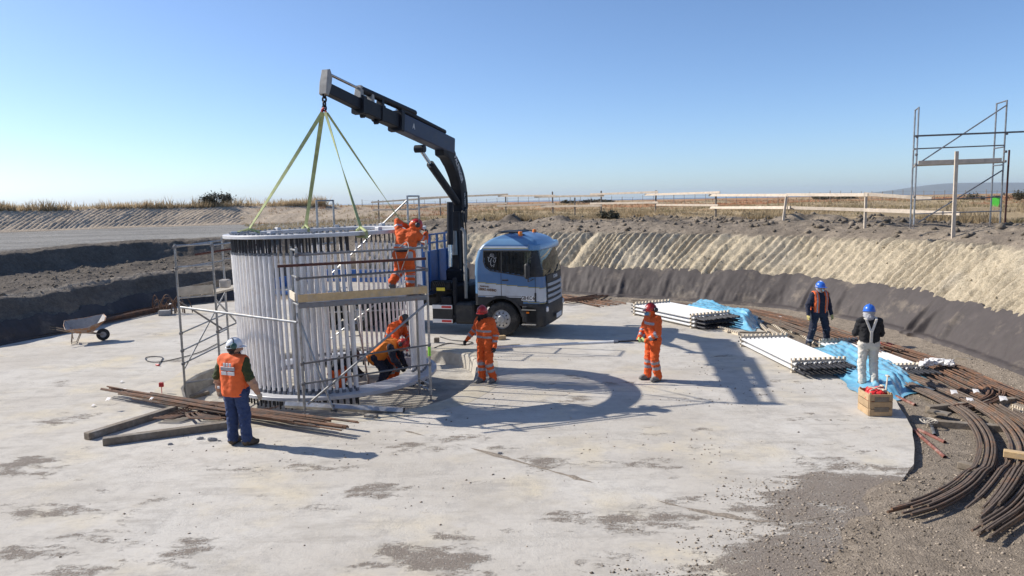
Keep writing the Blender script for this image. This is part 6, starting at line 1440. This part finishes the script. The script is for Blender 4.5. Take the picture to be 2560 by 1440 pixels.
# paper tags and scraps
for k, (px, py, z, s_, lb) in enumerate(((270, 1002, .2, .16, 'white paper tag wired to the left end of the rusty bundle'), (378, 1000, .22, .13, 'grey paper tag on the rusty bars left of the man in jeans'), (310, 978, .0, .15, 'grey paper scrap behind the left end of the rusty bundle'), (303, 957, .0, .11, 'small grey paper scrap farthest from the rusty bundle'), (232, 1017, .0, .12, 'pale paper scrap lying alone on the slab at left'), (1952, 797, .06, .22, 'white tag on the thin bars left of the navy man'), (1972, 800, .06, .18, 'white tag on the thin bars, right of its twin'), (2385, 985, .15, .2, 'white tag hanging from the hooked bars, leftmost'), (2440, 982, .2, .18, 'white tag hanging from the hooked bars, middle'), (2508, 1002, .2, .22, 'white tag hanging from the hooked bars, rightmost'), (2425, 1005, .05, .2, 'white scrap under the hooked bars'), (425, 762, .4, .15, 'pale scrap on the hoop tangle'))):
    p = G(px, py, z); mb = MB(); w_ = s_ / 3.2; mb.add([p + Vector((-w_, -.02, 0)), p + Vector((w_ * .8, -.05, .02)), p + Vector((w_, .03, w_ * 1.1)), p + Vector((-w_ * .7, .06, w_ * 1.2)), p + Vector((0, -.03, .03))], [(0, 4, 3), (4, 1, 2), (4, 2, 3)]); mb.add([v + Vector((0, .004, 0)) for v in [Vector(q) for q in mb.v]], [(3, 4, 0), (2, 1, 4), (3, 2, 4)])
    tag(mb.build('paper_tag', 'tag_white', smooth=False), lb, 'paper tag')
# cable with clip on the slab
p = [G(*q, .02) for q in ((545, 858), (500, 880), (440, 897), (395, 905), (368, 902), (365, 894), (385, 891), (405, 893), (404, 900), (396, 912))]; mb = MB(); mb.tube(spline(p, 6), .012, 6); cb = mb.build('cable', 'hose_black'); tag(cb, 'black cable looping over the slab left of the scaffold with red clip', 'cable')
q = G(394, 912, .03); mb = MB(); mb.box(q, (.14, .05, .04), Matrix.Rotation(-.5, 3, 'Z'), ch=.01); mb.build('clip', 'red_paint', cb)
p = [G(*q, .02) for q in ((1100, 842), (1130, 850), (1180, 855), (1160, 862), (1120, 858), (1085, 870))]; mb = MB(); mb.tube(spline(p, 6), .014, 6); tag(mb.build('cable', 'hose_black'), 'black hose lying on the slab behind the man in front of the truck', 'hose')
# red survey marker with line
q = G(405, 985, 0); mk = thing('survey_marker', 'small red marker on a pin beside the recess lip', 'marker', (q.x, q.y, 0)); mb = MB(); mb.tube([q, q + Vector((0, 0, .2))], .008, 6); mb.build('pin', 'red_paint', mk, world=True); mb = MB(); mb.box(q + Vector((0, 0, .21)), (.1, .05, .1), ch=.01); mb.build('flag', 'red_paint', mk, world=True)
# grey block beside the hoops
q = G(408, 790, 0); mb = MB(); mb.box(q + Vector((0, .15, .1)), (.42, .25, .2), Matrix.Rotation(.2, 3, 'Z'), ch=.015); tag(mb.build('concrete_block', 'block_grey'), 'grey concrete block in front of the rusty hoops', 'block')
# bag on the left platform
mb = MB(); q = zp(C2 + Vector((.05, .5, 0)), 2.26); mb.box(q, (.22, .22, .2), ch=.03); mb.build('tool_bag', 'barrow_grey'); tag(COL.objects[-1], 'grey tool bag on the boards of the left scaffold', 'bag')
# ---- wheelbarrow
wbp = (-13.2, 22.55, 0); wbr = thing('wheelbarrow', 'rusty orange wheelbarrow standing on the slab at left', 'wheelbarrow', wbp, R(32)); wbr.scale = (.9, .9, .9)
def ring4(x0, x1, w, z, r=.06): return [(x0, -w, z), (x1, -w * .8, z), (x1, w * .8, z), (x0, w, z)]
mb = MB(); top_ = [(-.5, -.37, .64), (.1, -.4, .66), (.68, -.27, .8), (.74, 0, .82), (.68, .27, .8), (.1, .4, .66), (-.5, .37, .64), (-.54, 0, .64)]; bot = [(-.2, -.2, .36), (.08, -.2, .33), (.32, -.13, .36), (.34, 0, .36), (.32, .13, .36), (.08, .2, .33), (-.2, .2, .36), (-.22, 0, .36)]
top_ = [(x, y, z + y * .3) for x, y, z in top_]
n_ = 8; mb.add(top_ + bot, [(i, (i + 1) % n_, n_ + (i + 1) % n_, n_ + i) for i in range(n_)] + [tuple(range(2 * n_ - 1, n_ - 1, -1))]); tray = mb.build('tray', 'barrow_orange', wbr)
mb = MB(); ti = [(x * .95 + .005, y * .95, z - .004) for x, y, z in top_]; bi = [(x * .93, y * .93, z + .012) for x, y, z in bot]; mb.add(ti + bi, [(n_ + i, n_ + (i + 1) % n_, (i + 1) % n_, i) for i in range(n_)] + [tuple(range(n_, 2 * n_))]); mb.build('tray_inside', 'barrow_grey', tray)
mb = MB(); mb.tube([Vector(p) for p in top_] + [Vector(top_[0])], .012, 6, cap=False); mb.build('tray_rim', 'barrow_orange', tray)
for s_ in (-1, 1):
    mb = MB(); mb.tube([(-.85, s_ * .27, .6), (-.4, s_ * .24, .44), (.2, s_ * .16, .32), (.6, s_ * .06, .22)], .018, 8); hd_ = mb.build('handle', 'barrow_frame', wbr)
    mb = MB(); mb.tube([(-.94, s_ * .275, .64), (-.76, s_ * .265, .57)], .024, 8); mb.build('grip', 'hose_black', hd_)
    mb = MB(); mb.tube([(-.3, s_ * .22, .42), (-.36, s_ * .24, .02), (-.2, s_ * .22, .02), (-.05, s_ * .19, .36)], .015, 6); mb.build('leg', 'barrow_frame', wbr)
mb = MB(); mb.box((-.3, 0, .22), (.02, .46, .08)); mb.build('leg_brace', 'barrow_frame', wbr)
mb = MB(); w_ = .09; mb.lathe([(.1, -w_ / 2), (.16, -w_ / 2), (.2, -w_ * .35), (.21, 0), (.2, w_ * .35), (.16, w_ / 2), (.1, w_ / 2)], 24, axis='y', c=(.6, 0, .21)); wl_ = mb.build('wheel', 'tyre', wbr)
mb = MB(); mb.lathe([(0, -.03), (.11, -.04), (.12, 0), (.11, .04), (0, .03)], 16, axis='y', c=(.6, 0, .21)); mb.build('hub', 'barrow_grey', wl_)
# ================================================================ fences, bushes, far things
fe = thing('rail_fence', 'pale timber rail fence along the far rim of the pit', 'fence', (5, 46, 3))
POSTS = [(946, 500, 58), (1100, 495, 55.5), (1264, 485, 52.5), (1381, 479, 50), (1437, 494, 48.8), (1503, 477, 47.4), (1640, 476, 44.5), (1790, 479, 39.5), (1967, 484, 30.5), (2165, 491, 26.8)]
PT = []
for px, py, d in POSTS:
    t = AT(px, py, d); t.z += .0; lean = {1967: -.14, 2165: .0}.get(px, random.uniform(-.03, .03)); g_ = gz(t.x + lean, t.y)
    mb = MB(); mb.beam((t.x + lean, t.y, g_ - .2), (t.x, t.y, t.z), .09, .07, up=(0, 1, 0)); mb.build('post', 'fence_post' if px < 1900 else 'fence_wood', fe, world=True); PT.append(t)
def rdep(px): return float(np.interp(px, [p_[0] for p_ in POSTS] + [2330, 2400], [p_[2] for p_ in POSTS] + [24.8, 23.6])) - .08
def rail(a, b, w=.12):
    A, B = AT(a[0], a[1], rdep(a[0])), AT(b[0], b[1], rdep(b[0])); mb = MB(); mb.beam(A, B, .035, w, ch=.004); mb.build('rail', 'fence_wood', fe, world=True)
for a, b in (((928, 506, 48.3), (1130, 492, 48.3)), ((1050, 495, 48.2), (1270, 486, 46.8)), ((1245, 490, 46.8), (1388, 489, 45.3)), ((1336, 492, 45.2), (1510, 489, 45.3)), ((1475, 486, 46.2), (1645, 480, 44.8)), ((1612, 487, 44.6), (1800, 481, 39.3)), ((1772, 488, 39.2), (1970, 488, 30.3)), ((1966, 487, 30.2), (2170, 487, 26.6)), ((2160, 485, 26.6), (2330, 497, 25.0)),
             ((932, 525, 48.3), (1045, 523, 48.2)), ((1040, 519, 48), (1130, 514, 48)), ((1130, 511, 48), (1268, 508, 46.8)), ((1242, 515, 46.7), (1388, 510, 45.3)), ((1352, 516, 45.1), (1505, 514, 46)), ((1475, 509, 46), (1645, 506, 44.8)), ((1640, 512, 44.8), (1795, 513, 39.2)), ((1775, 519, 39.1), (1975, 519, 30.2)), ((1960, 519, 30.2), (2290, 528, 24.6)), ((2160, 525, 26.4), (2400, 534, 23.6))):
    rail(a, b)
# tall stake in front of the right scaffold
t = AT(2392, 378, 22.9); b_ = AT(2384, 566, 22.9); mb = MB(); mb.beam((b_.x, b_.y, gz(b_.x, b_.y) - .2), t, .11, .05, up=(0, 1, 0)); tag(mb.build('timber_stake', 'fence_wood'), 'tall weathered timber stake in front of the right scaffold', 'stake')
# wire fence on the plain
wf = thing('wire_fence', 'long thin wire fence on the plain at the horizon', 'fence', (10, 115, 3)); prev = None
for k in range(66):
    px = 905 + k * 26; d = 118 - k * .55; p = AT(px, 500, d); g_ = gz(p.x, p.y); hgt = 1.25 + random.uniform(-.08, .12)
    mb = MB(); mb.tube([(p.x, p.y, g_ - .1), (p.x + random.uniform(-.05, .05), p.y, g_ + hgt)], .045 if k % 5 == 0 else .03, 5); mb.build('post', 'fence_post', wf, world=True)
    cur = Vector((p.x, p.y, g_))
    if prev is not None:
        for hh in (.35, .75, 1.12): mb = MB(); mb.tube([prev + Vector((0, 0, hh)), cur + Vector((0, 0, hh))], .008, 3, cap=False); mb.build('wire', 'galv_dull', wf, world=True)
    prev = cur
wf = thing('wire_fence', 'sparse fence posts behind the grassy bank at the left horizon', 'fence', (-30, 85, 3))
for k in range(22):
    px = 20 + k * 38; p = AT(px, 515, 92); g_ = gz(p.x, p.y); mb = MB(); mb.tube([(p.x, p.y, g_ - .1), (p.x, p.y, g_ + 1.35)], .035, 5); mb.build('post', 'fence_post', wf, world=True)
# bushes with leafy crowns
def bush(label, x, y, rx, rz_, nleaf, lsize=.1, name='bush'):
    g_ = gz(x, y) - .05; root = thing(name, label, 'bush', (x, y, g_)); mb = MB(); tips = []
    for k in range(12):
        a = random.uniform(0, 6.28); e = random.uniform(.3, 1.2); L_ = rz_ * random.uniform(.6, 1.0); tip = Vector((math.cos(a) * math.cos(e) * rx, math.sin(a) * math.cos(e) * rx, math.sin(e) * L_)); mid = tip * .5 + Vector((random.uniform(-.1, .1), random.uniform(-.1, .1), .08)) * rx
        mb.tube([(0, 0, 0), mid, tip], [.05 * rx, .03 * rx, .008], 5); tips += [mid.lerp(tip, .4), tip, mid.lerp(tip, .75)]
    mb.build('branches', 'bark', root); T = np.array([tuple(t) for t in tips]); c = T[rg.integers(0, len(T), nleaf)] + rg.normal(0, 1, (nleaf, 3)) * np.array([rx, rx, rz_]) * .13
    c[:, 2] = np.abs(c[:, 2]); a = rg.normal(0, 1, (nleaf, 3)); b = rg.normal(0, 1, (nleaf, 3)); a /= np.linalg.norm(a, axis=1)[:, None]; b /= np.linalg.norm(b, axis=1)[:, None]; s_ = rg.uniform(.5, 1.2, (nleaf, 1)) * lsize
    V = np.stack([c - a * s_, c + b * s_ * .6, c + a * s_, c - b * s_ * .6], 1).reshape(-1, 3); F = np.arange(nleaf * 4).reshape(-1, 4); o = obj('crown', npmesh('leaves', V, F, ['leaf_dark'], smooth=False), root); o['kind'] = 'stuff'
p = AT(545, 505, 68.5); bush('dark rounded bush on top of the ribbed bank', p.x, p.y, 1.3, 1.35, 2200, .1)
for (px, d, rx, rz_, lb) in ((30, 90, 1.6, .7, 'low dark bush at the far left horizon'), (120, 95, 2.6, .5, 'low spreading bush at the left horizon, second from the edge'), (205, 86, 1.3, .7, 'small bush behind the left end of the ribbed bank'), (300, 80, 1.0, .5, 'small bush behind the middle of the ribbed bank'), (1490, 150, 5, .9, 'low dark scrub patch on the horizon right of the crane'), (1420, 140, 1.4, .8, 'small scrub on the plain left of the dark patch'), (2060, 130, 2.2, .8, 'small scrub on the horizon behind the middle rails'), (2120, 125, 2.0, .7, 'small scrub on the horizon behind the right rails'), (2440, 95, 1.6, 1.1, 'dark scrub seen through the right scaffold'), (2545, 80, 1.2, 1.2, 'dark scrub at the right edge of the horizon'), (1520, 40, .6, .55, 'grey green tussock by the timber rails')):
    p = AT(px, 500, d); bush(lb, p.x, p.y, rx, rz_, 900, .09 * max(1, d / 70))
# green bin behind the right scaffold
p = AT(2491, 503, 40); g_ = gz(p.x, p.y); bn = thing('waste_bin', 'bright green bin on the plain behind the right scaffold', 'bin', (p.x, p.y, g_)); mb = MB(); mb.lathe([(0, 0), (.2, 0), (.26, .62), (0, .62)], 4, c=(0, 0, 0)); mb.build('body', 'bin_green', bn); mb = MB(); mb.box((0, 0, .66), (.44, .44, .06), ch=.02); mb.build('lid', 'leaf_dark', bn)
# large clods and turf lumps on the rim
for k in range(26):
    px = 1180 + k * 52 + random.uniform(-20, 20); d = 33.5 - max(0, (px - 1700)) / 900 * 8.5 + random.uniform(-.5, 1.5); p = AT(px, 545, d); g_ = gz(p.x, p.y); s_ = random.uniform(.16, .4)
    if k % 3 == 2: continue
# gravel mounds and stones on the slab
for k, (px, py, s_) in enumerate(((500, 1098, .07), (532, 1102, .1), (548, 1103, .04), (425, 1112, .05), (1250, 1135, .05))):
    s_ *= .5; p = G(px, py); me = field_mesh('stone', [(np.array([-s_, 0, s_ * .5]), np.array([s_, .3 * s_, s_ * .4]), s_ * .7, s_ * .6, 'b')], .007, .02, None, lambda z_, t, fc: np.array(['block_grey'] * len(t), dtype=object), .025, cut=lambda P: -P[..., 2], seed=k); o = obj('stone', me); o.location = (p.x, p.y, 0)
    tag(o, ('small stone on the slab left of the man in jeans', 'largest lump on the slab beside the boots of the man in jeans', 'tiny stone right beside the largest lump', 'small stone below the nearest beam', 'single stone in the middle of the slab foreground')[k], 'stone')
# ================================================================ air
hz = bpy.data.materials.new('haze_air'); hz.use_nodes = True; N_ = hz.node_tree.nodes; N_.clear()
ho2 = N_.new('ShaderNodeOutputMaterial'); pv = N_.new('ShaderNodeVolumePrincipled'); pv.inputs['Color'].default_value = (.74, .86, 1, 1); pv.inputs['Density'].default_value = 3.2e-5; pv.inputs['Anisotropy'].default_value = .2
hz.node_tree.links.new(pv.outputs[0], ho2.inputs['Volume']); MATS['haze_air'] = hz
mb = MB(); mb.box((0, 0, 79), (50000, 50000, 282)); hb_ = mb.build('haze', 'haze_air', smooth=False); hb_['kind'] = 'stuff'
